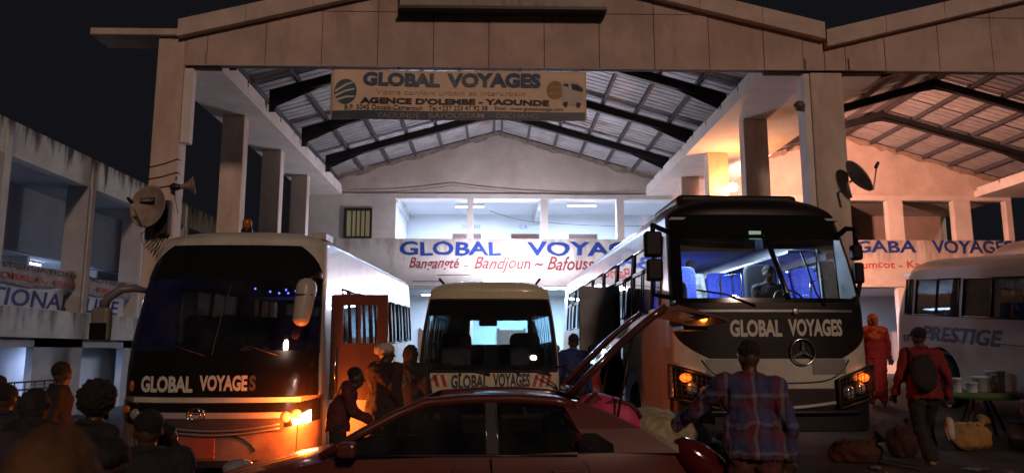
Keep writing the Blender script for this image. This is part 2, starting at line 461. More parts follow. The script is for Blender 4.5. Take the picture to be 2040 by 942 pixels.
# ground floor: side walls and posts, open gallery behind
MB().box(-6.5, -3.4, YB, YB + 0.25, -0.8, 3.838).build('lower_wall', plaster, hall)
for x in (-0.9, 1.55, 4.3, 6.6, 9.3, 12.1, 14.3, 16.7):
    MB().box(x - 0.14, x + 0.14, YB, YB + 0.25, -0.8, 3.735).build('post', white_wall, hall)
MB().box(-3.4, 18.4, YB + 0.02, YB + 0.14, 0.3, 1.15).build('low_wall', white_wall, hall)
# galleries
MB().box(-6.5, 18.6, 30.2, 30.4, -0.8, 9.0).build('gallery_rear_wall', white_wall, hall)
MB().box(-6.5, 18.6, YB + 0.25, 30.2, 3.86, 3.98).build('gallery_floor', concrete, hall)
MB().box(-6.5, 18.6, YB + 0.25, 30.2, 7.0, 7.12).build('gallery_ceiling', white_wall, hall)
MB().box(-6.5, 18.6, YB + 0.25, 30.2, 3.70, 3.855).build('gallery_ceiling', white_wall, hall)
for x in (-3.75, 8.2): MB().box(x, x + 0.2, YB + 0.26, 30.19, 3.99, 6.99).build('cross_wall', white_wall, hall)
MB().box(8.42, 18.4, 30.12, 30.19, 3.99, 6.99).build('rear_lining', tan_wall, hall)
MB().box(-3.54, -3.46, YB + 0.3, 30.1, 6.70, 6.99).build('ceiling_beam', white_wall, hall)
MB().box(1.6, 1.85, YB + 0.3, 30.1, 6.62, 6.99).build('ceiling_beam', white_wall, hall)
for x, w_, nm in ((-1.6, 0.95, 'CHAMBRE'), (0.75, 0.95, 'C.A'), (3.1, 0.95, None)):
    d = MB().box(x, x + w_, 30.09, 30.16, 3.99, 6.08).build('door', door_wood, hall)
    fr = MB().box(x - 0.09, x - 0.005, 30.07, 30.18, 3.99, 6.16).box(x + w_ + 0.005, x + w_ + 0.09, 30.07, 30.18, 3.99, 6.16).box(x - 0.09, x + w_ + 0.09, 30.066, 30.18, 6.09, 6.2)
    fr.build('door_frame', mat('door_frame', (0.16, 0.06, 0.04), 0.5), d)
    for q in range(3): MB().box(x + 0.12, x + w_ - 0.12, 30.07, 30.088, 4.2 + q * 0.62, 4.7 + q * 0.62).build('door_panel', door_wood, d)
    if nm: lettering(nm, mat('pale_blue_letter', (0.25, 0.38, 0.62), 0.7), hall, lambda u, v, x=x, k=len(nm): (x + 0.3 + u * 0.1 * k, 30.195 - 0.0, 6.42 + v * 0.17) if False else (x + 0.25 + u * 0.11 * k, 30.192, 6.42 + v * 0.17), 0.01)
for x in (-2.9, 0.2, 7.0, 10.2):
    d = MB().box(x, x + 0.95, 30.09, 30.16, 0.2, 2.35).build('door', door_wood, hall)
    MB().box(x - 0.09, x - 0.004, 30.07, 30.18, 0.2, 2.42).box(x + 0.954, x + 1.04, 30.07, 30.18, 0.2, 2.42).build('door_frame', door_wood, d)
# barred window in the plain pier
wf = MB()
for a, b in (((-5.28, 5.40), (-5.20, 6.47)), ((-4.38, 5.40), (-4.30, 6.47))): wf.box(a[0], b[0], YB - 0.05, YB + 0.1, a[1], b[1])
wf.box(-5.2, -4.38, YB - 0.05, YB + 0.1, 6.39, 6.47).box(-5.2, -4.38, YB - 0.05, YB + 0.1, 5.402, 5.47)
win = wf.build('window', steel_black, hall)
for k in range(4): MB().box(-5.03 + 0.155 * k, -4.985 + 0.155 * k, YB - 0.03, YB + 0.0, 5.47, 6.39).build('window_bar', steel_black, win)
MB().box(-5.2, -4.38, YB + 0.12, YB + 0.15, 5.41, 6.46).build('curtain', mat('curtain', (0.62, 0.55, 0.36), 0.8, var=0.25, scale=3, stretch=(14, 1, 0.2), emit=(0.9, 0.75, 0.4), estr=0.12), win)

# painted lettering on the parapet
pw = YB - 0.014
def wall_text(s, x0, x1, z0, z1, m, **k):
    def wob(u, v):
        x = x0 + (x1 - x0) * u; z = z0 + (z1 - z0) * v
        return (x + 0.016 * math.sin(7 * z + 3.1 * x), pw, z + 0.014 * math.sin(5.3 * x + z) + 0.010 * math.sin(13 * x))
    return lettering(s, m, hall, wob, name='wall_lettering', **k)
wall_text('GLOBAL', -3.32, 0.22, 4.80, 5.30, blue_paint, bold=0.03)
wall_text('VOYAGES', 1.12, 5.75, 4.80, 5.31, blue_paint, bold=0.03)
wall_text('~', -1.08, -0.92, 4.42, 4.48, red_paint, bold=0.018)
wall_text('Bangangt\u00e9', -2.98, -1.22, 4.24, 4.73, red_paint, bold=0.018, shear=0.35)
wall_text('Bandjoun', -0.72, 1.27, 4.20, 4.76, red_paint, bold=0.018, shear=0.35)
wall_text('~ Bafoussam', 1.38, 4.1, 4.30, 4.78, red_paint, bold=0.018, shear=0.35)
wall_text('GABA', 12.72, 14.95, 4.95, 5.38, blue_paint, bold=0.03)
wall_text('VOYAGES', 15.5, 19.0 - 0.6, 4.93, 5.4, blue_paint, bold=0.03)
wall_text('Eséka - Pouma - Boumcot - Ka', 10.2, 15.4, 4.42, 4.72, redbright, bold=0.01) if False else wall_text('umcot - Ka', 12.95, 15.0, 4.40, 4.66, redbright, bold=0.016)
# small conduits on the parapet
MB().tube([(-2.0, YB - 0.03, 4.12), (-0.85, YB - 0.03, 4.13)], 0.014, 6).build('conduit', steel_black, hall)
MB().tube([(-2.85, YB - 0.03, 3.9), (-1.9, YB - 0.03, 3.91)], 0.012, 6).build('conduit', steel_black, hall)

def cable(label, pts, sag, r=0.012):
    mb = MB(); path = []
    for (a, b), sg in zip(zip(pts[:-1], pts[1:]), sag):
        for i in range(9):
            t = i / 8; p = Vector(a).lerp(Vector(b), t); p.z -= sg * 4 * t * (1 - t)
            if not path or (p - path[-1]).length > 1e-3: path.append(p)
    mb.tube(path, r, 5); tag(mb.build('cable', black_plastic), label, 'cable', 'loose wires at the rear of the hall')
cable('thin drooping wire inside the lit upper gallery', [(-0.2, 28.5, 6.85), (2.2, 28.6, 6.4), (6.0, 28.6, 6.3)], (0.12, 0.05), 0.010)
cable('thin wire crossing the rear gable wall', [(-5.9, 26.04, 7.05), (-1.5, 26.05, 7.3), (5.9, 26.04, 7.08)], (0.12, 0.2), 0.009)
# ---- lamps of the hall
def tube_lamp(label, loc, length, power, colr=(0.62, 0.78, 1.0), axis='x', down=True, rot=None, group='tube lamps', sy=0.12):
    t = thing('tube_lamp', label, 'lamp', loc, (0, 0, 0 if axis == 'x' else R(90)), group)
    MB().box(-length / 2, length / 2, -0.04, 0.04, 0.0, 0.06).build('housing', white_wall, t)
    MB().tube([(-length / 2 + 0.03, 0, -0.03), (length / 2 - 0.03, 0, -0.03)], 0.02, 8).build('tube', tube_white, t)
    light('tube_glow', 'AREA', (0, 0, -0.06), power, colr, t, length, sy, rot or (0, 0, 0))
    return t
BL = (0.50, 0.66, 1.0)
tube_lamp('lit tube lamp on gallery ceiling behind the first pier', (-0.95, 27.9, 6.90), 1.1, 520, BL)
tube_lamp('lit tube lamp on gallery ceiling in the third opening', (3.25, 27.6, 6.90), 1.1, 520, BL)
def front_tube(label, x, z, power, yaw=0.0):
    t = thing('wall_lamp', label, 'lamp', (x, YB - 1.45, z), (0, 0, 0), 'lamps under the lettered wall')
    MB().box(-0.62, 0.62, 0.03, 0.09, -0.03, 0.03).build('housing', white_wall, t)
    for dx in (-0.4, 0.4): MB().tube([(dx, 0.06, 0.0), (dx, 1.44, 0.03)], 0.014, 6).build('bracket', alu, t)
    MB().tube([(-0.58, 0, 0), (0.58, 0, 0)], 0.022, 8).build('tube', tube_white, t)
    for dx in (-0.4, 0.0, 0.4):
        light('tube_glow', 'POINT', (dx, -0.10, 0.0), power / 3, (0.92, 0.84, 0.98), t, radius=0.05)
front_tube('bright tube lamp showing just above the small bus roof', 0.25, 3.80, 720)
front_tube('bright tube lamp between the small bus and the tall bus', 2.0, 3.55, 200)
sl = thing('sodium_lamp', 'glaring orange lamp on the side of a hall column above the tall coach', 'lamp', (6.48, 19.98, 5.97))
MB().tube([(-0.1, 0.3, 0.02), (0.0, 0.25, 0.06), (0.0, 0.05, 0.05)], 0.02, 6).build('arm', steel_black, sl)
MB().lathe([(0.03, 0.06), (0.10, 0.02), (0.11, -0.01), (0.10, -0.01), (0.03, 0.04)], 16).build('shade', steel_black, sl)
MB().ball((0, -0.03, -0.05), (0.14, 0.12, 0.12), 12).build('bulb', emis('sodium_bulb', (1.0, 0.50, 0.16), 80), sl)
light('bulb_glow', 'POINT', (0, -0.25, -0.12), 170, (1.0, 0.34, 0.12), sl, radius=0.08)
_fl = light('flood_glow', 'SPOT', (0.22, 0.05, -0.12), 6600, (1.0, 0.40, 0.26), sl, radius=0.10)
_fl.data.spot_size = R(118); _fl.data.spot_blend = 0.9
_fl.rotation_euler = (Vector((13.5, 26.2, 4.9)) - Vector((6.75, 20.0, 5.66))).to_track_quat('-Z', 'Y').to_euler()
tube_lamp('lit tube lamp inside the ground floor left of the small bus', (-2.2, 28.2, 3.62), 1.1, 150, BL)
tube_lamp('lit tube lamp inside the ground floor right of the small bus', (1.0, 28.0, 3.62), 1.1, 460, (0.30, 0.66, 1.0))
tube_lamp('lit tube lamp in the ground floor behind the hooded woman', (11.9, 28.0, 3.62), 1.1, 170, BL)

# ================================================================== banner under the fascia
ban = thing('banner', 'wide printed travel agency banner hung under the hall front', 'banner', (-0.71, YF + 0.02, 6.43))
bnw = mat('banner_vinyl', (0.78, 0.62, 0.46), 0.55, var=0.10, scale=1.2)
def bsurf(x, z, off=0.0):
    return (x, 0.035 * math.sin(x * 1.7 + 0.4) * (0.4 + 0.6 * (0.5 - z)) - off + 0.02 * math.sin(z * 5 + x), z + 0.012 * math.sin(x * 2.3))
def bpatch(x0, x1, z0, z1, off, m, name, nu=36, nv=6):
    return MB().grid(lambda u, v: bsurf(x0 + (x1 - x0) * u, z0 + (z1 - z0) * v, off), nu, nv).build(name, m, ban, fix=False)
o = bpatch(-2.49, 2.49, -0.50, 0.50, 0, bnw, 'cloth', 60, 10); solid(o, 0.004, 0)
navy = mat('banner_navy', (0.02, 0.06, 0.20), 0.5, var=0.3, scale=1.5, c2=(0.03, 0.075, 0.10))
bpatch(-2.46, 2.46, -0.495, -0.325, 0.009, mat('banner_band', (0.03, 0.045, 0.10), 0.5, var=0.2, scale=1.5, c2=(0.05, 0.09, 0.10)), 'printed_band')
ink = mat('banner_ink', (0.03, 0.018, 0.02), 0.6); pale = mat('banner_pale', (0.36, 0.33, 0.33), 0.6)
faint = mat('banner_faint', (0.60, 0.40, 0.20), 0.6)
def btext(s, x0, x1, z0, z1, m, **k):
    lettering(s, m, ban, lambda u, v: bsurf(x0 + (x1 - x0) * u, z0 + (z1 - z0) * v, 0.016), **k)
btext('GLOBAL', -1.87, -0.37, 0.165, 0.455, navy, bold=0.055)
btext('VOYAGES', -0.23, 1.60, 0.165, 0.455, navy, bold=0.055)
btext('Votre confort urbain et interurbain', -1.6, 1.3, 0.0, 0.10, faint, bold=0.0)
btext("AGENCE D'OLEMBE - YAOUNDE", -1.91, 1.76, -0.195, -0.07, ink, bold=0.05)
btext('B.P. 5045 Douala-Cameroun', -2.21, -0.70, -0.31, -0.215, ink, bold=0.004)
btext('Tel.+237 233 47 92 38', -0.58, 0.56, -0.31, -0.215, ink, bold=0.004)
btext('Email : www.globalvoyage.com', 0.70, 2.03, -0.315, -0.225, ink)
btext('YAOUNDE -', -1.58, -0.65, -0.47, -0.365, pale, bold=0.0)
btext('BAFOUSSAM', -0.58, 0.49, -0.47, -0.365, pale, bold=0.006)
btext('-  DSCHANG', 0.58, 1.55, -0.47, -0.365, pale)
def bpoly(pts, off, m, name):
    me = bpy.data.meshes.new(name); me.from_pydata([bsurf(x, z, off) for x, z in pts], [], [tuple(range(len(pts)))]); me.materials.append(m); return link(name, me, ban)
teal = mat('banner_teal', (0.04, 0.13, 0.20), 0.5)
bpoly([(-2.2 + 0.22 * math.cos(a * math.pi / 16), 0.05 + 0.25 * math.sin(a * math.pi / 16)) for a in range(32)], 0.009, teal, 'round_emblem')
for k in range(3):
    zc = -0.13 + 0.09 * k
    bpoly([(-2.40, zc - 0.02), (-2.2, zc + 0.05 + 0.03 * k), (-2.03, zc + 0.06 + 0.06 * k), (-2.02, zc + 0.09 + 0.06 * k), (-2.2, zc + 0.09 + 0.03 * k), (-2.40, zc + 0.03)], 0.012, bnw, 'emblem_stripe')
bpoly([(1.88 + 0.165 * math.cos(a * math.pi / 16), 0.13 + 0.185 * math.sin(a * math.pi / 16)) for a in range(32)], 0.009, mat('banner_gold', (0.40, 0.20, 0.03), 0.5), 'gold_disc')
btext('SERVICE', 1.77, 1.98, 0.16, 0.21, bnw); btext('PRESTIGE', 1.76, 2.0, 0.04, 0.09, bnw)
bpoly([(2.0, 0.22), (2.06, 0.30), (2.30, 0.28), (2.44, 0.18), (2.45, -0.12), (2.38, -0.2), (2.02, -0.16)], 0.010, mat('banner_bus_white', (0.55, 0.5, 0.45), 0.5), 'bus_picture')
bpoly([(2.03, 0.22), (2.07, 0.26), (2.14, 0.25), (2.14, 0.06), (2.03, 0.06)], 0.013, ink, 'bus_picture_window')
bpoly([(2.19, 0.25), (2.30, 0.24), (2.42, 0.16), (2.42, -0.02), (2.24, 0.0)], 0.013, ink, 'bus_picture_window')
for cx, cz in ((2.08, -0.14), (2.33, -0.16)):
    bpoly([(cx + 0.045 * math.cos(a * math.pi / 8), cz + 0.075 * math.sin(a * math.pi / 8)) for a in range(16)], 0.014, ink, 'bus_picture_wheel')
for x in (-2.45, -1.2, 0.0, 1.2, 2.45):
    p = bsurf(x, 0.49)
    MB().tube([p, (p[0] * 0.99, 0.1, 0.62)], 0.008, 5).build('tie_rope', steel_black, ban)

# ================================================================== left gallery building
LX = -12.0
lb = thing('gallery_building', 'low pale gallery building with mouldy parapet left of the hall', 'building', (0, 0, 0))
gz = -1.1
mould = stained('mouldy_parapet', (0.56, 0.58, 0.52), (0.045, 0.045, 0.04), 6.1, 7.25, 2.2)
lwall = mat('grey_wall', (0.36, 0.37, 0.37), 0.85, var=0.12, scale=1.2)
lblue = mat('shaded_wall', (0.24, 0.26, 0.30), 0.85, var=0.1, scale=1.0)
yseg = [11.0, 14.6, 18.4, 22.3, 25.7, 29.2, 34.0]
for a, b in zip(yseg[:-1], yseg[1:]):
    MB().box(LX - 0.3, LX, a + 0.003, b - 0.003, 6.30, 7.18).build('parapet', mould, lb)
MB().box(-18.5, LX - 0.302, 11.0, 34.0, 6.32, 6.5).build('roof_slab', lwall, lb)
MB().box(-18.6, -18.5, 11, 34, gz, 6.5).build('rear_wall', lwall, lb)
for y in (18.05, 22.05, 25.45, 28.95, 32.4):
    bevel(MB().box(LX - 0.62, LX + 0.02, y, y + 0.42, 2.602, 6.298).build('pillar', lwall, lb), 0.01, 1)
    MB().box(LX - 0.02, LX + 0.05, y + 0.12, y + 0.34, 2.602, 7.12).build('pilaster', mould, lb)
# recessed storey: dark upper wall, lit gallery below, painted balcony wall
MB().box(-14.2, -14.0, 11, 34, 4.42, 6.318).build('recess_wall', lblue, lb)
bal = MB().box(LX - 0.55, LX - 0.36, 11, 34, 2.602, 3.22).build('balcony_wall', mat('balcony_wall', (0.50, 0.50, 0.50), 0.8, var=0.12, scale=1.5), lb)
for a, b in zip(yseg[:-1], yseg[1:]):
    MB().box(LX - 0.7, LX + 0.08, a + 0.02, b - 0.02, 1.86, 2.60).build('balcony_slab', stained('slab_mould', (0.42, 0.43, 0.40), (0.12, 0.11, 0.09), 1.4, 2.9, 1.6), lb)
MB().box(-18.4, LX - 0.71, 11, 34, 2.05, 2.2).build('gallery_floor', lwall, lb)
MB().box(-18.4, -14.22, 11, 34, 4.40, 4.5).build('gallery_ceiling', white_wall, lb)
MB().box(-16.2, -16.0, 11, 34, 2.21, 4.39).build('gallery_wall', white_wall, lb)
for y in (19.8, 23.4, 27.4): MB().box(-16.0 + 0.003, -14.4, y, y + 0.12, 2.21, 4.39).build('gallery_partition', white_wall, lb)
lettering('INTERNATIONALE LINE', mat('navy_paint', (0.02, 0.04, 0.13), 0.6, var=0.1), lb, lambda u, v: (LX - 0.352, 14.5 + 10.6 * u, 2.66 + 0.46 * v), bold=0.02, shear=0.12, name='wall_lettering')
# ground floor
MB().box(-14.6, -14.4, 11, 34, gz, 1.85).build('shop_wall', white_wall, lb)
for a, b in ((11, 17.9), (20.7, 23.1), (25.6, 26.4), (28.2, 34)):
    MB().box(LX - 0.55, LX - 0.35, a, b, gz, 1.858).build('front_wall', lwall, lb)
MB().box(LX - 0.55, LX - 0.35, 17.9, 28.2, 1.62, 1.857).build('lintel', lwall, lb)
for y, w_ in ((18.6, 0.9), (20.2, 0.35)):
    d = MB().box(-14.39, -14.33, y, y + w_, gz, 1.12).build('door', door_wood, lb)
    MB().box(-14.40, -14.3, y - 0.08, y - 0.004, gz, 1.2).box(-14.4, -14.3, y + w_ + 0.004, y + w_ + 0.08, gz, 1.2).box(-14.398, -14.302, y - 0.08, y + w_ + 0.08, 1.125, 1.21).build('door_frame', mat('frame_brown', (0.12, 0.05, 0.03), 0.5), d)
    for q in range(4):
        MB().box(-14.328, -14.315, y + 0.08, y + w_ - 0.08, gz + 0.15 + 0.5 * q, gz + 0.55 + 0.5 * q).build('door_panel', door_wood, d)
lettering('Magasin', mat('pale_blue_sign', (0.22, 0.33, 0.55), 0.7), lb, lambda u, v: (-14.392, 18.75 + 1.4 * u, 1.24 + 0.22 * v), bold=0.0, shear=0.2, name='wall_lettering')
MB().box(-14.39, -14.3, 23.9, 25.2, gz, 1.45).build('roller_shutter', mat('shutter_grey', (0.42, 0.45, 0.50), 0.5, var=0.05), lb)
# railing
for k in range(10):
    MB().tube([(LX + 0.1, 17.2 + 0.42 * k, gz + 0.35), (LX + 0.1, 17.2 + 0.42 * k, 0.72)], 0.016, 6).build('railing_post', steel_black, lb)
for z in (0.74, 0.55): MB().tube([(LX + 0.1, 16.8, z), (LX + 0.1, 21.6, z)], 0.022, 6).build('railing_rail', steel_black, lb)
def gl_lamp(label, loc, p, c=(0.36, 0.52, 1.0)):
    tube_lamp(label, loc, 1.0, p, c, 'y', group='tube lamps of the gallery building')
gl_lamp('glaring tube lamp in the upper gallery at the left edge', (-14.6, 19.1, 4.34), 60)
gl_lamp('tube lamp in the upper gallery beside the first pillar', (-15.0, 24.6, 4.34), 60)
gl_lamp('tube lamp over the ground floor door with blue writing', (-13.6, 19.6, 1.78), 50)
gl_lamp('tube lamp over the grey ground floor shutter', (-13.6, 24.3, 1.78), 50)
# cloth banner on the balcony
bc = thing('balcony_banner', 'dirty printed cloth strung along the balcony of the gallery building', 'banner', (LX - 0.2, 18.2, 3.2))
bc_m = mat('balcony_cloth', (0.34, 0.30, 0.28), 0.8, var=0.2, scale=2.0)
solid(MB().grid(lambda u, v: (0.05 * math.sin(u * 14) * (1 - v), 0.0 + 7.4 * u, 0.04 + 0.55 * v - 0.08 * math.sin(u * math.pi * 2) ** 2), 50, 4).build('cloth', bc_m, bc), 0.008)
lettering('INTERNATIONALE VOYAGES', ink, bc, lambda u, v: (0.07, 0.3 + 6.6 * u, 0.38 + 0.14 * v), bold=0.01)
lettering('OBALA - BISSEN - BALES', mat('cloth_red', (0.40, 0.06, 0.04), 0.7), bc, lambda u, v: (0.07, 0.5 + 6.2 * u, 0.10 + 0.16 * v), bold=0.02)

# ================================================================== fixtures on the columns
def dish(name_label, loc, rot, scale, m, text=None, arm=True):
    t = thing('satellite_dish', name_label, 'satellite dish', loc, rot)
    rr = 0.40 * scale
    prof = [(max(1e-4, rr * i / 10), 0.16 * scale * (i / 10) ** 2) for i in range(11)]
    o = MB().lathe(prof, 32, Matrix.Diagonal((1, 1.1, 1, 1)), caps=False).build('reflector', m, t, fix=False); solid(o, 0.012, 0)
    MB().tube([(0, -rr * 1.0, 0.15 * scale), (0, -rr * 1.15, 0.2 * scale), (0, -0.05, 0.62 * scale)], 0.014, 6).build('feed_arm', alu, t)
    MB().cap((0, -0.05, 0.60 * scale), 0.035, (0, -0.01, 0.70 * scale), 0.03).build('receiver', black_plastic, t)
    MB().tube([(0, 0, -0.02), (0, 0, -0.14), (0, -0.25, -0.26)], 0.025, 8).build('mount', alu, t)
    if text:
        MB().box(-0.22, 0.08, 0.09, 0.18, 0.086, 0.094).build('label_plate', black_plastic, t)
        lettering(text, mat('plate_letter', (0.5, 0.5, 0.48), 0.6), t, lambda u, v: (-0.20 + 0.26 * u, 0.108 + 0.055 * v, 0.097), bold=0.02)
    return t
dish_m = mat('dish_grey', (0.34, 0.31, 0.26), 0.55, var=0.2, scale=4, c2=(0.20, 0.14, 0.10))
# left dish seen from behind, with its plate
t = dish('grey satellite dish with black name plate on the left column', (-6.34, 13.86, 4.12), (R(84), R(0), R(-14)), 0.92, dish_m, 'CANAL+')
# right dish, edge on
t2 = dish('thin tilted satellite dish with long feed arm on the right column', (6.80, 13.80, 4.72), Matrix(((0.12, -0.57, 0.81), (0.99, 0.07, -0.1), (0, 0.82, 0.57))).to_euler(), 0.80, dish_m)
# horn loudspeaker
hs = thing('horn_loudspeaker', 'grey horn loudspeaker beside the left column', 'loudspeaker', (-5.95, 13.98, 4.55))
mt = Matrix.Rotation(R(78), 4, 'Y') @ Matrix.Rotation(R(-20), 4, 'X')
solid(MB().lathe([(0.045, 0.0), (0.055, 0.1), (0.09, 0.19), (0.15, 0.26), (0.175, 0.28)], 24, mt, caps=False).build('horn', mat('horn_grey', (0.25, 0.22, 0.18), 0.5), hs, fix=False), 0.008)
MB().cap((-0.08, 0, 0), 0.075, (0.0, 0, 0), 0.06).build('driver', black_plastic, hs)
MB().tube([(-0.06, 0, 0.02), (-0.06, 0.05, 0.2), (-0.12, 0.14, 0.2)], 0.018, 6).build('bracket', alu, hs)
MB().tube([(-0.08, 0, -0.05), (-0.02, 0.0, -0.3), (0.03, 0, -0.5)], 0.007, 5).build('cable', black_plastic, hs)
# dark junction box and ties on the left column
jb = thing('junction_box', 'dirty black cable box strapped to the left column above the bus', 'cable box', (-6.2, 14.05, 3.75))
bevel(MB().box(-0.12, 0.12, -0.1, 0.04, -0.1, 0.55).build('casing', mat('dirty_black', (0.035, 0.028, 0.024), 0.8, var=0.3), jb), 0.02)
for k in range(5):
    MB().tube([(-0.1 + 0.05 * k, -0.06, -0.1), (-0.3 + 0.05 * k, -0.1, -0.3 - 0.05 * k), (-0.38 + 0.12 * k, -0.06, -0.1 + 0.07 * k), (-0.05, -0.1, 0.2)], 0.008, 5).build('cable', black_plastic, jb)
for i, (za, zb) in enumerate(((4.95, 5.12), (4.72, 4.86), (4.55, 4.62))):
    wv = MB().tube([(-6.60, 14.2, za - 0.02), (-6.585, 14.085, za), (-6.3, 14.082, (za + zb) / 2 - 0.015), (-6.04, 14.082, zb), (-6.03, 14.25, zb)], 0.009, 5).build('wire_tie', steel_black)
    tag(wv, ('upper', 'middle', 'lowest')[i] + ' black wire wrapped round the left hall column', 'wire')
# flood lamp (unlit) on the right column
fl = thing('security_camera', 'small round security camera on a stub arm of the right column', 'camera', (6.08, 14.2, 6.22))
MB().ball((-0.1, -0.08, 0.05), (0.11, 0.11, 0.10)).build('dome', mat('camera_brown', (0.16, 0.11, 0.09), 0.5), fl)
MB().tube([(0.14, 0.0, 0.0), (-0.12, -0.02, 0.0)], 0.045, 8).build('arm', mat('camera_arm', (0.2, 0.15, 0.12), 0.5), fl)

# ================================================================== buses
glass_clear = glass('windscreen_glass', (0.80, 0.86, 0.86), base=0.03, gain=0.5)
glass_side = glass('side_glass', (0.42, 0.47, 0.50), base=0.10, gain=0.85)
glass_dark = glass('dark_glass', (0.26, 0.27, 0.30), base=0.05, gain=0.6)
glass_mid = glass('small_bus_glass', (0.72, 0.86, 0.90), base=0.03, gain=0.5)
white_bus = mat('white_bus_paint', (0.52, 0.54, 0.47), 0.36, var=0.07, scale=2.2, coat=0.3, c2=(0.34, 0.33, 0.28), lo=0.28, hi=0.56)
cream_bus = mat('cream_bus_paint', (0.58, 0.57, 0.38), 0.38, var=0.10, scale=2.0, coat=0.3)
silver_bus = mat('white_side_paint', (0.60, 0.62, 0.66), 0.28, var=0.06, scale=2.0, coat=0.45, c2=(0.44, 0.44, 0.45), lo=0.28, hi=0.6)
prestige_paint = mat('dusty_white_paint', (0.62, 0.57, 0.53), 0.45, var=0.10, scale=1.2, coat=0.2)
black_gloss = mat('black_gloss', (0.010, 0.009, 0.009), 0.16, var=0.1, scale=3, coat=0.3)
dusty_black = mat('dusty_black', (0.014, 0.011, 0.010), 0.42, var=0.3, scale=2.2, c2=(0.008, 0.007, 0.007), spec=0.3)
letter_white = mat('letter_white', (0.62, 0.62, 0.52), 0.45, var=0.08, scale=20)
letter_navy = mat('letter_navy', (0.035, 0.05, 0.11), 0.5, var=0.2, scale=14)
amber_off = mat('amber_lens', (0.45, 0.12, 0.01), 0.2, var=0.1)
amber_on = emis('amber_lamp', (1.0, 0.13, 0.012), 1.9)
clear_lens = mat('clear_lens', (0.45, 0.46, 0.46), 0.08, metal=0.4, var=0.1)
grey_trim = mat('grey_trim', (0.16, 0.16, 0.17), 0.4, var=0.1)
bus_floor = mat('bus_floor', (0.10, 0.10, 0.11), 0.7)
bus_lining = mat('bus_lining', (0.45, 0.46, 0.46), 0.6, var=0.05)
rim_m = mat('steel_rim', (0.30, 0.29, 0.28), 0.45, metal=0.6, var=0.2)

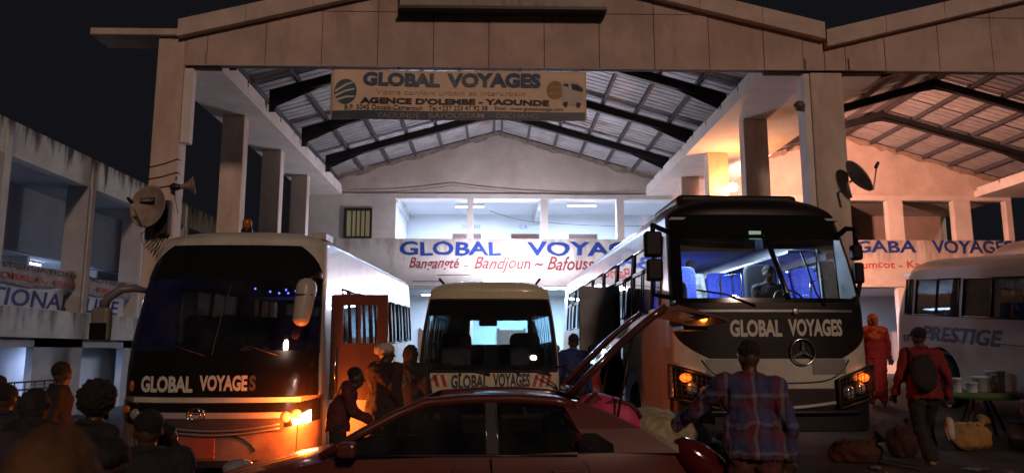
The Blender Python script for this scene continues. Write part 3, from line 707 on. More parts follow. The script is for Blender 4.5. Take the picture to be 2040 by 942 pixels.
class Bus:
    def __init__(B, root, W, L, H, zst, zs, d, rake, n=2.8, tum=0.07, zb=0.35, droof=0.7):
        B.root, B.W, B.L, B.H, B.zst, B.zs, B.d, B.rk, B.n, B.tum, B.zb, B.droof = root, W, L, H, zst, zs, d, rake, n, tum, zb, droof
    def hw(B, z):
        return B.W / 2 - B.tum * max(0, (z - 1.0) / (B.zst - 1.0)) ** 2 - 0.03 * max(0, (0.8 - z) / 0.8) ** 2
    def rake(B, z):
        t = max(0, (z - B.zs) / (B.zst - B.zs)); lo = max(0, (1.0 - z))
        return B.rk * t ** 1.5 + 0.03 * lo
    def F(B, x, z, off=0.0):
        """point of the front skin at x, z"""
        h = B.hw(z); s = max(-1, min(1, x / h)); a = abs(s)
        y = B.rake(z) + B.d * (1 - max(0, 1 - a ** B.n) ** (1 / B.n))
        # outward normal, approximate: mostly forward, sideways at the corner
        k = a ** 6
        return (x + math.copysign(off * k, x), y - off * (1 - 0.6 * k), z)
    def xs(B, x0, x1, z, nn):
        h = B.hw(z)
        def ang(x):
            s = max(-1, min(1, x / h)); return math.copysign(math.asin(abs(s) ** (B.n / 2)), s)
        a0, a1 = ang(x0), ang(x1)
        out = []
        for i in range(nn + 1):
            a = a0 + (a1 - a0) * i / nn
            out.append(math.copysign(h * abs(math.sin(a)) ** (2 / B.n), a))
        return out
    def fpatch(B, z0, z1, xl, xr, off, m, name, nu=28, nv=10, parent=None, build=True, mb=None):
        mb = mb or MB(); vs = []
        f = lambda q, z: q(z) if callable(q) else q
        for j in range(nv + 1):
            v = j / nv
            zz = z0 + (z1 - z0) * v
            for x in B.xs(max(-B.hw(zz), f(xl, zz)), min(B.hw(zz), f(xr, zz)), zz, nu): vs.append(B.F(x, zz, off))
        fs = [(j * (nu + 1) + i, j * (nu + 1) + i + 1, (j + 1) * (nu + 1) + i + 1, (j + 1) * (nu + 1) + i) for j in range(nv) for i in range(nu)]
        mb.add(vs, fs, True)
        return mb.build(name, m, parent or B.root, fix=False) if build else mb
    def ftext(B, s, x0, x1, z0, z1, m, off=0.012, bow=0.0, parent=None, **k):
        return lettering(s, m, parent or B.root, lambda u, v: B.F(x0 + (x1 - x0) * u, z0 + (z1 - z0) * v + bow * (2 * u - 1) ** 2, off), **k)
    def y0(B, z): return B.rake(z) + B.d
    def side(B, mb, sg, z0, z1, ya, yb, nv=3, nu=2, off=0.0):
        zz0 = z0 if callable(z0) else (lambda y: z0)
        def P(u, v):
            yt = yb if not callable(yb) else yb(0)
            z_ = zz0(0) if not callable(z0) else None
            y = None
            za = z1
            # y depends on z at the front edge only
            zc = (zz0(0) if not callable(z0) else None)
            y_front = ya if ya is not None else None
            yy = (y_front if y_front is not None else 0) + 0
            return yy
        vs = []
        for j in range(nv + 1):
            for i in range(nu + 1):
                u = i / nu; v = j / nv
                if callable(z0):
                    y = (ya if ya is not None else B.d + 0.03) + (yb - (ya if ya is not None else B.d + 0.03)) * u
                    z = z0(y) + (z1 - z0(y)) * v
                    if ya is None: y = B.y0(z) + (yb - B.y0(z)) * u
                else:
                    z = z0 + (z1 - z0) * v
                    a = B.y0(z) if ya is None else ya
                    y = a + (yb - a) * u
                vs.append((sg * (B.hw(z) + off), y, z))
        fs = [(j * (nu + 1) + i, j * (nu + 1) + i + 1, (j + 1) * (nu + 1) + i + 1, (j + 1) * (nu + 1) + i) for j in range(nv) for i in range(nu)]
        mb.add(vs, fs, True)
    def roof_z(B, s, y):
        yf = B.rake(B.zst) + B.d * (1 - max(0, 1 - abs(s) ** B.n) ** (1 / B.n))
        t = max(0, min(1, (y - yf) / B.droof)); e = (1 - (1 - t) ** 2.2) ** (1 / 2.2)
        tr = max(0, min(1, (B.L - y) / 0.4)); e *= (1 - (1 - tr) ** 2.4) ** (1 / 2.4)
        return B.zst + (B.H - B.zst) * e * max(0, 1 - abs(s) ** 3.2) ** (1 / 2.2)
    def body(B, wins, zw0, zw1, arches, m, rear_window=None, skip=(), name='body', dome=None):
        """sides, roof and rear as one shell; wins = {side: [(ya, yb)]}"""
        mb = MB()
        def zbot(y):
            z = B.zb
            for yc, r in arches:
                if abs(y - yc) < r: z = max(z, 0.5 + math.sqrt(max(0, r * r - (y - yc) ** 2)) * 1.02)
            return z
        for sg in (-1, 1):
            B.side(mb, sg, zbot, zw0, None, B.L, 4, int(B.L / 0.06))
            B.side(mb, sg, zw1, B.zst, None, B.L, 3, 6)
            cur = None
            for ya, yb in wins.get(sg, []):
                B.side(mb, sg, zw0, zw1, cur, ya, 3, 2); cur = yb
            B.side(mb, sg, zw0, zw1, cur, B.L, 3, 2)
        nu, nv = 28, 40
        vs = []
        for j in range(nv + 1):
            for i in range(nu + 1):
                a = -math.pi / 2 + math.pi * i / nu
                s = math.copysign(abs(math.sin(a)) ** (2 / 2.8), a)
                yf = B.rake(B.zst) + B.d * (1 - max(0, 1 - abs(s) ** B.n) ** (1 / B.n))
                t = j / nv
                y = yf + (min(B.droof * 1.2, B.L / 2)) * (t / 0.5) ** 1.6 if t < 0.5 else yf + B.droof * 1.2 + (B.L - yf - B.droof * 1.2) * (1 - (1 - (t - 0.5) / 0.5) ** 1.6)
                vs.append((s * B.hw(B.zst), y, B.roof_z(s, y)))
        mb.add(vs, [(j * (nu + 1) + i, j * (nu + 1) + i + 1, (j + 1) * (nu + 1) + i + 1, (j + 1) * (nu + 1) + i) for j in range(nv) for i in range(nu)], True)
        # rear
        def rear(x0, x1, z0, z1):
            mb.grid(lambda u, v: ((2 * u - 1) * B.hw(z0 + (z1 - z0) * v) if x0 is None else x0 + (x1 - x0) * u, B.L, z0 + (z1 - z0) * v), 4, 4)
        if rear_window:
            x0, x1, z0, z1 = rear_window
            rear(None, None, B.zb, z0); rear(None, None, z1, B.zst)
            h = B.hw(z0) - 0.01
            rear(-h, x0, z0, z1); rear(x1, h, z0, z1)
        else:
            rear(None, None, B.zb, B.zst)
        # underside
        mb.box(-B.W / 2 + 0.06, B.W / 2 - 0.06, B.d + 0.1, B.L - 0.05, B.zb + 0.02, B.zb + 0.06)
        o = mb.build(name, m, B.root, fix=False)
        if dome:
            o.data.materials.append(dome[1])
            for p in o.data.polygons:
                c = p.center
                if c.z > B.zst - 0.002 and c.y < dome[0]: p.material_index = 1
        return o
    def window(B, sg, ya, yb, z0, z1, gm, fm, split=None, fw=0.03, name='window'):
        mb = MB(); B.side(mb, sg, z0, z1, ya, yb, 3, 2, -0.012)
        o = mb.build(name, gm, B.root, fix=False)
        fr = MB()
        def bar(y, za, zb_, wd): fr.tube([(sg * (B.hw(za) + 0.002), y, za), (sg * (B.hw((za + zb_) / 2) + 0.002), y, (za + zb_) / 2), (sg * (B.hw(zb_) + 0.002), y, zb_)], wd / 2, 6)
        bar(ya + fw / 2, z0, z1, fw); bar(yb - fw / 2, z0, z1, fw)
        for z in (z0 + fw / 2, z1 - fw / 2): fr.tube([(sg * (B.hw(z) + 0.002), ya, z), (sg * (B.hw(z) + 0.002), yb, z)], fw / 2, 6)
        fr.build('window_frame', fm, o, fix=False)
        if split:
            k = MB(); k.tube([(sg * (B.hw(z0) + 0.004), split, z0), (sg * (B.hw(z1) + 0.004), split, z1)], 0.014, 6); k.build('slider_bar', fm, o)
        return o
    def wheel(B, x, y, r, wd=0.28, m=None):
        o = thing('wheel', None, None); o.parent = B.root; o.location = (x, y, r)
        q = Matrix.Rotation(R(90), 4, 'Y')
        MB().lathe([(r * 0.58, -wd / 2), (r * 0.9, -wd / 2), (r * 0.985, -wd / 2 + 0.04), (r, -wd / 4), (r, wd / 4), (r * 0.985, wd / 2 - 0.04), (r * 0.9, wd / 2), (r * 0.58, wd / 2)], 32, q).build('tyre', rubber, o)
        MB().lathe([(r * 0.60, -wd / 2 + 0.02), (r * 0.5, -wd / 2 + 0.05), (r * 0.45, 0), (r * 0.2, -0.02), (r * 0.18, -wd / 2 + 0.03), (1e-4, -wd / 2 + 0.02)], 24, q).build('rim', rim_m, o)
        MB().lathe([(r * 0.60, wd / 2 - 0.02), (r * 0.5, wd / 2 - 0.05), (r * 0.45, 0.01), (1e-4, 0.01)], 24, q).build('rim', rim_m, o)
        return o

def seat(B, x, y, z, m, w_=0.46, h=0.78, lean=0.12):
    s = thing('seat', None, None); s.parent = B.root; s.location = (x, y, z)
    b1 = MB()
    # back: rounded shield, thickness along y; passenger faces -y (towards the front)
    pts = []
    for k in range(17):
        a = math.pi * k / 16; pts.append((w_ / 2 * math.copysign(abs(math.cos(a)) ** 0.45, math.cos(a)), h - 0.16 + 0.16 * abs(math.sin(a)) ** 0.7))
    pts += [(-w_ / 2 * 0.95, 0.05), (w_ / 2 * 0.95, 0.05)]
    b1.prism(pts, -0.055, 0.055)
    b1.v = [(x_, y_ + lean * z_ / h, z_) for x_, y_, z_ in b1.v]
    bevel(b1.build('seat_back', m, s), 0.035, 3)
    bevel(MB().box(-w_ / 2, w_ / 2, -0.5, -0.02, -0.06, 0.06).build('cushion', m, s), 0.04, 3)
    MB().box(-0.16, 0.16, -0.42, -0.08, -0.4, -0.062).build('seat_base', black_plastic, s)
    return s

def seat_fabric():
    m = mat('blue_seat_fabric', (0.02, 0.05, 0.45), 0.8, var=0.0)
    n = m.node_tree.nodes; l = m.node_tree.links; b = n['Principled BSDF']
    tc = n.new('ShaderNodeTexCoord'); vo = n.new('ShaderNodeTexVoronoi'); vo.inputs['Scale'].default_value = 16; vo.inputs['Randomness'].default_value = 0.6
    l.new(tc.outputs['Object'], vo.inputs['Vector'])
    cr = n.new('ShaderNodeValToRGB'); e = cr.color_ramp.elements
    e[0].position = 0.20; e[0].color = (0.02, 0.06, 0.50, 1); e[1].position = 0.52; e[1].color = (0.02, 0.05, 0.44, 1)
    x = e.new(0.32); x.color = (0.10, 0.09, 0.30, 1); x = e.new(0.40); x.color = (0.02, 0.05, 0.46, 1)
    l.new(vo.outputs['Distance'], cr.inputs[0]); l.new(cr.outputs[0], b.inputs['Base Color'])
    return m
blue_fab = seat_fabric()
dark_fab = mat('dark_seat', (0.03, 0.035, 0.05), 0.8, var=0.2)

# ---------------------------------------------------------------- tall bus on the right
rb = thing('coach', 'tall black-fronted coach with lit interior and three-pointed star emblem', 'bus', (3.60, 9.62, 0.0), (0, 0, R(1.5)))
rb.scale = (1.03, 1.03, 1.04)
B = Bus(rb, 2.52, 12.0, 3.56, 3.22, 1.95, 0.34, 0.42, n=2.6, tum=0.10, zb=0.42, droof=0.8)
winR = [(1.35 + 1.42 * k + (0.0 if k else 0.0), 1.35 + 1.42 * k + 1.32) for k in range(7)]
drvR = [(0.80, 1.28)]
B.body({-1: drvR + winR, 1: drvR + winR}, 1.98, 2.98, [(2.7, 0.62), (9.2, 0.62)], silver_bus, dome=(1.35, dusty_black))
for sg in (-1, 1):
    for ya, yb in winR:
        B.window(sg, ya, yb, 1.98, 2.62, glass_side, black_plastic, (ya + yb) / 2)
        B.window(sg, ya, yb, 2.62, 2.98, glass_side, black_plastic)
    B.window(sg, 0.80, 1.28, 1.98, 2.98, glass_clear, black_plastic)
# front skin, from the bumper up
hwf = lambda z: B.hw(z)
bp = B.fpatch(2.95, 3.22, lambda z: -B.hw(z), lambda z: B.hw(z), 0.0, black_gloss, 'visor_panel', 40, 6)
ws = B.fpatch(2.08, 2.95, lambda z: -B.hw(z) + 0.13, lambda z: B.hw(z) - 0.10, 0.004, glass_clear, 'windscreen', 36, 12)
MB_ = B.fpatch(2.08, 2.95, lambda z: -B.hw(z), lambda z: -B.hw(z) + 0.13, 0.006, black_gloss, 'corner_pillar', 10, 12)
B.fpatch(2.08, 2.95, lambda z: B.hw(z) - 0.10, lambda z: B.hw(z), 0.006, black_gloss, 'corner_pillar', 10, 12)
mid = MB(); mid.tube([B.F(0.02 + 0.16 * (2.95 - z) / 0.87, z, 0.015) for z in [2.95 - 0.087 * k for k in range(11)]], 0.035, 6); mid.build('screen_divider', black_gloss, rb)
B.fpatch(2.88, 2.95, lambda z: -B.hw(z) + 0.13, lambda z: B.hw(z) - 0.10, 0.008, black_gloss, 'screen_border', 30, 2)
B.fpatch(2.04, 2.10, lambda z: -B.hw(z) + 0.05, lambda z: B.hw(z) - 0.05, 0.012, black_gloss, 'screen_border', 30, 2)
# black middle panel with curved lower corners; white skin shows below it
def pl(z):  # half width of the black panel
    if z > 1.75: return B.hw(z) - 0.0
    t = (1.75 - z) / (1.75 - 1.36); return B.hw(z) - 0.02 - 0.40 * t ** 2.2
B.fpatch(1.36, 2.04, lambda z: -pl(z), lambda z: pl(z), 0.006, dusty_black, 'front_panel', 40, 16)
wmb = MB()
B.fpatch(0.86, 1.36, lambda z: -B.hw(z), lambda z: B.hw(z), 0.0, white_bus, 'lower_front', 40, 8, mb=wmb, build=False)
B.fpatch(1.36, 2.04, lambda z: -B.hw(z), lambda z: -pl(z) + 0.03, 0.0, white_bus, 'x', 10, 12, mb=wmb, build=False)
B.fpatch(1.36, 2.04, lambda z: pl(z) - 0.03, lambda z: B.hw(z), 0.0, white_bus, 'x', 10, 12, mb=wmb, build=False)
wmb.build('lower_front', white_bus, rb, fix=False)
# silver strip, chrome lines
B.fpatch(1.925, 1.955, -0.95, 1.02, 0.016, alu, 'trim_strip', 30, 1)
B.ftext('GLOBAL', -0.58, 0.07, 1.62, 1.83, letter_white, 0.016, bold=0.042)
B.ftext('VOYAGES', 0.15, 0.86, 1.63, 1.84, letter_white, 0.016, bold=0.042)
# star ring emblem
em = thing('emblem', None, None); em.parent = rb; em.location = B.F(0.31, 1.44, 0.04)
ring = MB(); ring.tube([(0.155 * math.cos(a * math.pi / 16), 0, 0.155 * math.sin(a * math.pi / 16)) for a in range(32)], 0.011, 6, closed=True); ring.build('ring', chrome, em)
for a in (90, 210, 330):
    c, s_ = math.cos(R(a)), math.sin(R(a))
    MB().prism([(0.15 * c, 0.15 * s_), (-0.022 * s_, 0.022 * c), (-0.02 * c, -0.02 * s_), (0.022 * s_, -0.022 * c)], -0.012, 0.012).build('star_point', chrome, em)
rd = thing('round_badge', None, None); rd.parent = rb; rd.location = B.F(0.25, 1.93, 0.03)
MB().lathe([(0.04, -0.008), (0.04, 0.008), (0.03, 0.012), (1e-4, 0.012)], 20, Matrix.Rotation(R(90), 4, 'X')).build('disc', alu, rd)
# contour of the engine flap
fl_ = MB(); pth = []
for k in range(41):
    u = k / 40; x = -0.93 + 1.86 * u
    z = 1.06 + 0.26 * abs(2 * u - 1) ** 6 + 0.02 * abs(2 * u - 1)
    pth.append(B.F(x, z, 0.004))
fl_.tube(pth, 0.010, 5); fl_.build('flap_gap', black_plastic, rb)
# silver wings left and right of the flap
for sg in (-1, 1):
    B.fpatch(1.17, 1.35, (lambda z, sg=sg: sg * 0.44 if sg > 0 else -0.88), (lambda z, sg=sg: 0.88 if sg > 0 else -0.44), 0.010, mat('silver_wing', (0.36, 0.37, 0.36), 0.35, metal=0.5), 'silver_wing', 8, 4)
# grille, bumper, fog area
B.fpatch(0.78, 1.0, lambda z: -0.72, lambda z: 0.72, 0.014, mat('grille_brown', (0.05, 0.03, 0.025), 0.5), 'grille', 24, 4)
gm = MB()
for k in range(9):
    z = 0.80 + 0.022 * k; gm.tube([B.F(-0.70 + 1.4 * i / 16, z, 0.022) for i in range(17)], 0.005, 4)
gm.build('grille_bars', black_plastic, rb)
hook = MB(); pth = [B.F(-0.70 + 1.4 * k / 24, 0.83 - 0.06 * math.sin(math.pi * k / 24), 0.03) for k in range(25)]; hook.tube(pth, 0.022, 6); hook.build('bumper_line', white_bus, rb)
B.fpatch(0.5, 0.86, lambda z: -B.hw(z), lambda z: B.hw(z), -0.01, black_plastic, 'bumper', 36, 6)
fg = MB(); pth = [B.F(-1.05 + 2.1 * k / 24, 0.72, 0.06) for k in range(25)]; fg.tube(pth, 0.03, 8); fg.build('bull_bar', black_plastic, rb)
# headlights behind wire guards
for sg in (-1, 1):
    hl = thing('headlight', None, None); hl.parent = rb
    xr = (lambda z, sg=sg: (sg * (B.hw(z) - 0.02))); xi = (lambda z, sg=sg: sg * (0.72 + 0.35 * max(0, (z - 0.78) / 0.42) * 0.5))
    def hp(u, v, off, sg=sg):
        z = 0.76 + 0.40 * v + 0.12 * u - 0.05 * (1 - u) * v
        x = sg * (0.74 + (B.hw(z) - 0.015 - 0.74) * u)
        return B.F(x, z, off)
    mb = MB(); mb.grid(lambda u, v: hp(u, v, 0.012), 10, 6); mb.build('recess', black_gloss, hl, fix=False)
    for u, r_ in ((0.30, 0.085), (0.62, 0.075)):
        p = hp(u, 0.42, 0.02)
        MB().ball(p, (r_, 0.04, r_), 10).build('lamp', clear_lens, hl)
    p = hp(0.74, 0.72, 0.03)
    MB().ball(p, (0.075, 0.03, 0.055), 10).build('indicator', amber_on, hl)
    light('indicator_glow', 'POINT', (p[0], p[1] - 0.08, p[2]), 1.6, (1, 0.22, 0.03), rb, radius=0.05)
    fr = MB()
    per = [hp(k / 8, 0, 0.07) for k in range(9)] + [hp(1, k / 5, 0.07) for k in range(1, 6)] + [hp(1 - k / 8, 1, 0.07) for k in range(1, 9)] + [hp(0, 1 - k / 5, 0.07) for k in range(1, 5)]
    fr.tube(per, 0.02, 6, closed=True); gd = fr.build('guard_frame', black_plastic, hl)
    wires = MB()
    for k in range(1, 10): wires.tube([hp(k / 10, j / 5, 0.07) for j in range(6)], 0.005, 4)
    for k in range(1, 6): wires.tube([hp(j / 8, k / 6, 0.07) for j in range(9)], 0.005, 4)
    wires.build('guard_mesh', steel_black, hl)
# roof pod, beacon
bevel(MB().box(-0.95, 0.75, 0.85, 2.3, 3.42, 3.58).build('roof_pod', dusty_black, rb), 0.09, 3)
vz = MB()
# mirrors: big hanging pair each side
def big_mirror(B, sg, x, z0, z1, y, reach, root, m, k=1.0):
    mr = thing('wing_mirror', None, None); mr.parent = root
    a = B.F(sg * (B.hw(2.9) - 0.04), 2.98, 0.0)
    MB().tube([a, (a[0] + sg * reach * 0.6, a[1] - 0.12, 3.04), (a[0] + sg * reach, y, 3.0), (a[0] + sg * reach, y, z1 - 0.02)], 0.035, 8).build('mirror_arm', m, mr)
    xx = a[0] + sg * reach
    bevel(MB().box(xx - 0.12 * k, xx + 0.11 * k, y - 0.06, y + 0.07, z0 + 0.30, z1).build('upper_mirror', m, mr), 0.035, 3)
    bevel(MB().box(xx - 0.10 * k, xx + 0.11 * k, y - 0.06, y + 0.06, z0, z0 + 0.27).build('lower_mirror', m, mr), 0.035, 3)
    MB().tube([(xx + 0.02 * sg, y, z0 + 0.02), (xx, y + 0.05, z0 - 0.16), (xx - sg * reach * 0.7, y + 0.1, z0 - 0.2)], 0.03, 8).build('mirror_arm', m, mr)
    return mr
mirror_black = mat('mirror_black', (0.006, 0.006, 0.006), 0.5, var=0.1, spec=0.2)
big_mirror(B, -1, 0, 2.30, 2.92, 0.02, 0.36, rb, mirror_black)
big_mirror(B, 1, 0, 2.30, 2.80, 0.22, 0.06, rb, mirror_black, 0.6)
# wipers
for x0, x1 in ((-0.25, -0.95), (0.65, 0.45)):
    wp = MB(); wp.tube([B.F(x0, 2.0, 0.03), B.F((x0 + x1) / 2, 2.14, 0.035), B.F(x1, 2.2 if x1 < 0 else 2.7, 0.03)], 0.012, 6); wp.build('wiper', black_plastic, rb)
# interior
MB().box(-1.16, 1.16, 0.55, 11.8, 1.40, 1.46).build('floor', bus_floor, rb)
MB().box(-1.14, 1.14, 0.5, 11.9, 3.16, 3.19).build('ceiling', bus_lining, rb)
dsh = MB(); dsh.prism([(0.42, 1.22), (0.42, 2.06), (0.62, 2.1), (0.92, 1.98), (0.95, 1.22)], -1.12, 1.12, 'x'); dsh.build('dashboard', mat('dash_grey', (0.14, 0.14, 0.15), 0.6, var=0.1), rb)
dc = MB(); dc.grid(lambda u, v: (-1.05 + 1.15 * u, 0.47 + 0.42 * v, 2.115 + 0.015 * math.sin(9 * u)), 12, 3); solid(dc.build('dash_cloth', mat('dash_cloth', (0.62, 0.66, 0.68), 0.8), rb), 0.012)
sw = MB(); c0 = Vector((0.62, 1.02, 2.12)); sw.tube([c0 + Vector((0.21 * math.cos(a * math.pi / 12), 0.10 * math.sin(a * math.pi / 12), 0.17 * math.sin(a * math.pi / 12))) for a in range(24)], 0.016, 6, closed=True); sw.tube([c0, c0 + Vector((0, -0.15, -0.2))], 0.03, 6); sw.build('steering_wheel', black_plastic, rb)
seat(B, 0.62, 1.95, 1.80, dark_fab, 0.5, 0.95)
seat(B, -0.86, 1.55, 1.88, dark_fab, 0.44, 0.60)
for r_ in range(8):
    for x in (-0.93, -0.46, 0.46, 0.93):
        if r_ == 0 and x > 0: continue
        seat(B, x, 2.45 + 0.95 * r_, 1.93, blue_fab, 0.45, 0.84)
for r_ in range(3): MB().box(-1.13, -0.8, 1.4 + 3.4 * r_, 4.7 + 3.4 * r_, 2.84, 2.88).box(0.8, 1.13, 1.4 + 3.4 * r_, 4.7 + 3.4 * r_, 2.84, 2.88).build('luggage_rack', alu, rb)
gr = MB(); gr.tube([(-0.05, 1.9, 1.25), (-0.05, 1.9, 2.55), (0.28, 1.92, 2.6), (0.3, 1.92, 1.3)], 0.018, 8); gr.build('grab_rail', chrome, rb)
gr = MB(); gr.tube([(0.86, 0.85, 2.05), (0.86, 0.85, 2.38), (1.08, 0.85, 2.42), (1.08, 0.85, 2.05)], 0.016, 8); gr.build('grab_rail', chrome, rb)
sv = MB().box(-1.05, -0.02, 0.50, 0.53, 2.74, 2.98); sv.box(0.08, 1.05, 0.50, 0.53, 2.78, 2.98); sv.build('sun_blind', mat('sun_blind', (0.10, 0.08, 0.065), 0.7), rb)
stk = MB().box(0.02 - 0.08, 0.02 + 0.08, 0.0, 0.004, 0.0, 0.11).build('sticker', mat('sticker_green', (0.55, 0.80, 0.65), 0.6, emit=(0.5, 0.9, 0.7), estr=0.25), rb); p = B.F(-0.12, 2.87, -0.02); stk.location = p
for y in (2.2, 5.5, 9.0):
    light('cabin_glow', 'AREA', (0, y, 3.13), 95, (0.66, 0.80, 1.0), rb, 0.5, 1.2)
    MB().box(-0.2, 0.2, y - 0.55, y + 0.55, 3.14, 3.155).build('cabin_lamp', emis('cabin_lamp', (0.75, 0.88, 1.0), 2.5), rb)
for x, y in ((-1.08, 2.7), (1.08, 2.7), (-1.08, 9.2), (1.08, 9.2)): B.wheel(x, y, 0.5)
# open side door and luggage flap
dr = thing('open_door', None, None); dr.parent = rb; dr.location = (-1.27, 3.5, 1.0); dr.rotation_euler = (0, 0, R(8))
bevel(MB().box(-0.72, 0.0, -0.03, 0.03, 0.0, 1.52).build('door_leaf', mat('door_grey', (0.20, 0.20, 0.20), 0.5, var=0.1), dr), 0.015)
MB().box(-0.10, -0.02, -0.05, -0.031, 0.5, 1.4).build('door_seal', black_plastic, dr)
for yy in (4.4, 6.6): MB().box(-1.268, -1.262, yy, yy + 0.012, 0.6, 1.9).build('panel_gap', black_plastic, rb)
for zz in (1.18,): MB().box(-1.268, -1.262, 4.4, 8.4, zz, zz + 0.012).build('panel_gap', black_plastic, rb)
bevel(MB().box(-1.275, -1.262, 7.0, 7.7, 0.75, 1.75).build('side_flap', silver_bus, rb), 0.004)
bf = MB(); bf.tube([(-1.27, 7.02, 0.77), (-1.27, 7.02, 1.75), (-1.27, 7.68, 1.75), (-1.27, 7.68, 0.77)], 0.010, 5, closed=True); bf.build('flap_gap', black_plastic, rb)

# ---------------------------------------------------------------- coach on the left
lz = ground(-3.45, 9.6)
lbus = thing('coach', 'dark-fronted white coach with blue lights behind its windscreen and open door', 'bus', (-3.43, 9.52, lz), (R(1.6), 0, 0))
B2 = Bus(lbus, 2.48, 10.8, 3.38, 3.17, 1.45, 0.42, 0.55, n=2.4, tum=0.12, zb=0.38, droof=0.9)
winL = [(1.75 + 1.28 * k, 1.75 + 1.28 * k + 1.2) for k in range(7)]
B2.body({-1: winL, 1: winL}, 1.72, 2.62, [(2.6, 0.6), (8.2, 0.6)], white_bus)
for sg in (-1, 1):
    for ya, yb in winL: B2.window(sg, ya, yb, 1.72, 2.62, glass_side, black_plastic, ya + 0.55)
# big black windscreen reaching up into the roof front
def wl(z):
    t = max(0, (z - 2.6) / 0.53); return B2.hw(z) - 0.03 - 0.26 * t ** 2.8
B2.fpatch(1.72, 3.12, lambda z: -wl(z), lambda z: wl(z), 0.006, glass_dark, 'windscreen', 40, 16)
wm = MB()
B2.fpatch(3.12, 3.17, lambda z: -B2.hw(z), lambda z: B2.hw(z), 0.0, white_bus, 'x', 36, 3, mb=wm, build=False)
for sg in (-1, 1):
    a = (lambda z: -B2.hw(z)) if sg < 0 else (lambda z: wl(z) - 0.01)
    b = (lambda z: -wl(z) + 0.01) if sg < 0 else (lambda z: B2.hw(z))
    B2.fpatch(1.2, 3.12, a, b, 0.0, white_bus, 'x', 6, 14, mb=wm, build=False)
wm.build('screen_surround', white_bus, lbus, fix=False)
B2.fpatch(2.66, 3.125, lambda z: -wl(z) + 0.0, lambda z: wl(z), 0.010, black_gloss, 'visor_panel', 36, 6)
B2.fpatch(1.2, 1.76, lambda z: -B2.hw(z) + 0.06, lambda z: B2.hw(z) - 0.04, 0.010, black_gloss, 'front_panel', 36, 6)
dv = MB(); dv.tube([B2.F(0.06 - 0.12 * (2.7 - z), z, 0.012) for z in [2.7 - 0.1 * k for k in range(11)]], 0.008, 5); dv.build('screen_divider', black_plastic, lbus)
B2.ftext('GLOBAL', -0.93, -0.26, 1.25, 1.45, letter_white, 0.018, bold=0.042)
B2.ftext('VOYAGE', -0.18, 0.40, 1.27, 1.46, letter_white, 0.018, bold=0.042)
B2.ftext('S', 0.42, 0.50, 1.27, 1.46, mat('letter_dirty', (0.07, 0.06, 0.05), 0.6), 0.018, bold=0.042)
B2.fpatch(0.40, 1.22, lambda z: -B2.hw(z), lambda z: B2.hw(z), 0.0, mat('darkened_lower_paint', (0.22, 0.15, 0.125), 0.55, var=0.2, scale=2.0, c2=(0.09, 0.055, 0.045)), 'lower_front', 36, 10)  # white lower front darkened in its colour to offset the street light
# grille of white and dark bars, oval badge
for z0, z1, m_, wd in ((1.13, 1.19, white_bus, 1.02), (1.02, 1.12, black_gloss, 0.95), (0.94, 1.01, mat('grille_light', (0.40, 0.36, 0.33), 0.4), 0.86), (0.78, 0.93, mat('grille_dark', (0.06, 0.04, 0.04), 0.5), 0.84)):
    B2.fpatch(z0, z1, -wd, wd, 0.02, m_, 'grille_bar', 28, 3)
for z in (0.82, 0.87):
    gb = MB(); gb.tube([B2.F(-0.8 + 1.6 * k / 20, z - 0.08 * math.sin(math.pi * k / 20), 0.035) for k in range(21)], 0.013, 6); gb.build('grille_slat', grey_trim, lbus)
bd = MB(); p0 = B2.F(-0.20, 0.99, 0.04)
for rx_, rz_ in ((0.11, 0.075), (0.06, 0.072)):
    bd.tube([(p0[0] + rx_ * math.cos(a * math.pi / 14), p0[1], p0[2] + rz_ * math.sin(a * math.pi / 14)) for a in range(28)], 0.008, 5, closed=True)
bd.tube([(p0[0] + 0.09 * math.cos(a * math.pi / 14), p0[1], p0[2] + 0.04 + 0.03 * math.sin(a * math.pi / 14)) for a in range(28)], 0.007, 5, closed=True)
bd.build('badge', chrome, lbus)
npl = MB().box(-0.28, 0.24, -0.03, -0.012, 0, 0.24).build('number_plate', mat('plate_orange', (0.30, 0.06, 0.03), 0.6), lbus); npl.location = (B2.F(0, 0.55, 0)[0] - 0.2, B2.F(0, 0.55, 0)[1] - 0.01, 0.47)
B2.fpatch(0.36, 0.44, lambda z: -B2.hw(z), lambda z: B2.hw(z), 0.012, black_plastic, 'bumper_edge', 30, 2)
bfl = MB(); bfl.tube([B2.F(0.20, 0.74, 0.008), B2.F(0.36, 0.70, 0.008), B2.F(0.48, 0.62, 0.008), B2.F(0.52, 0.55, 0.008)], 0.008, 5); bfl.build('panel_gap', black_plastic, lbus)
# lamps: left dark, right lit amber
for sg in (-1, 1):
    hl = thing('headlight', None, None); hl.parent = lbus
    def hq(u, v, off, sg=sg):
        z = 0.80 + 0.26 * v + 0.10 * u; return B2.F(sg * (0.74 + (B2.hw(z) - 0.02 - 0.74) * u), z, off)
    MB().grid(lambda u, v: hq(u, v, 0.014), 8, 5).build('recess', black_gloss, hl, fix=False)
    for u in (0.25, 0.5): MB().ball(hq(u, 0.5, 0.02), (0.07, 0.035, 0.07), 10).build('lamp', clear_lens, hl)
    if sg > 0:
        p = hq(0.62, 0.25, 0.05)
        MB().grid(lambda u, v: hq(0.42 + 0.38 * u, 0.02 + 0.55 * v - 0.25 * (1 - u) * v, 0.045), 6, 4).build('indicator', emis('indicator_lamp', (1.0, 0.52, 0.18), 55), hl, fix=False)
        light('indicator_glow', 'POINT', (p[0] + 0.03, p[1] - 0.22, p[2] - 0.02), 150, (1.0, 0.15, 0.015), lbus, radius=0.08)
    else:
        MB().ball(hq(0.78, 0.6, 0.02), (0.06, 0.03, 0.05), 8).build('indicator', amber_off, hl)
mk = MB().ball(B2.F(-1.06, 1.32, 0.02), (0.03, 0.02, 0.07), 8).build('side_marker', amber_off, lbus)
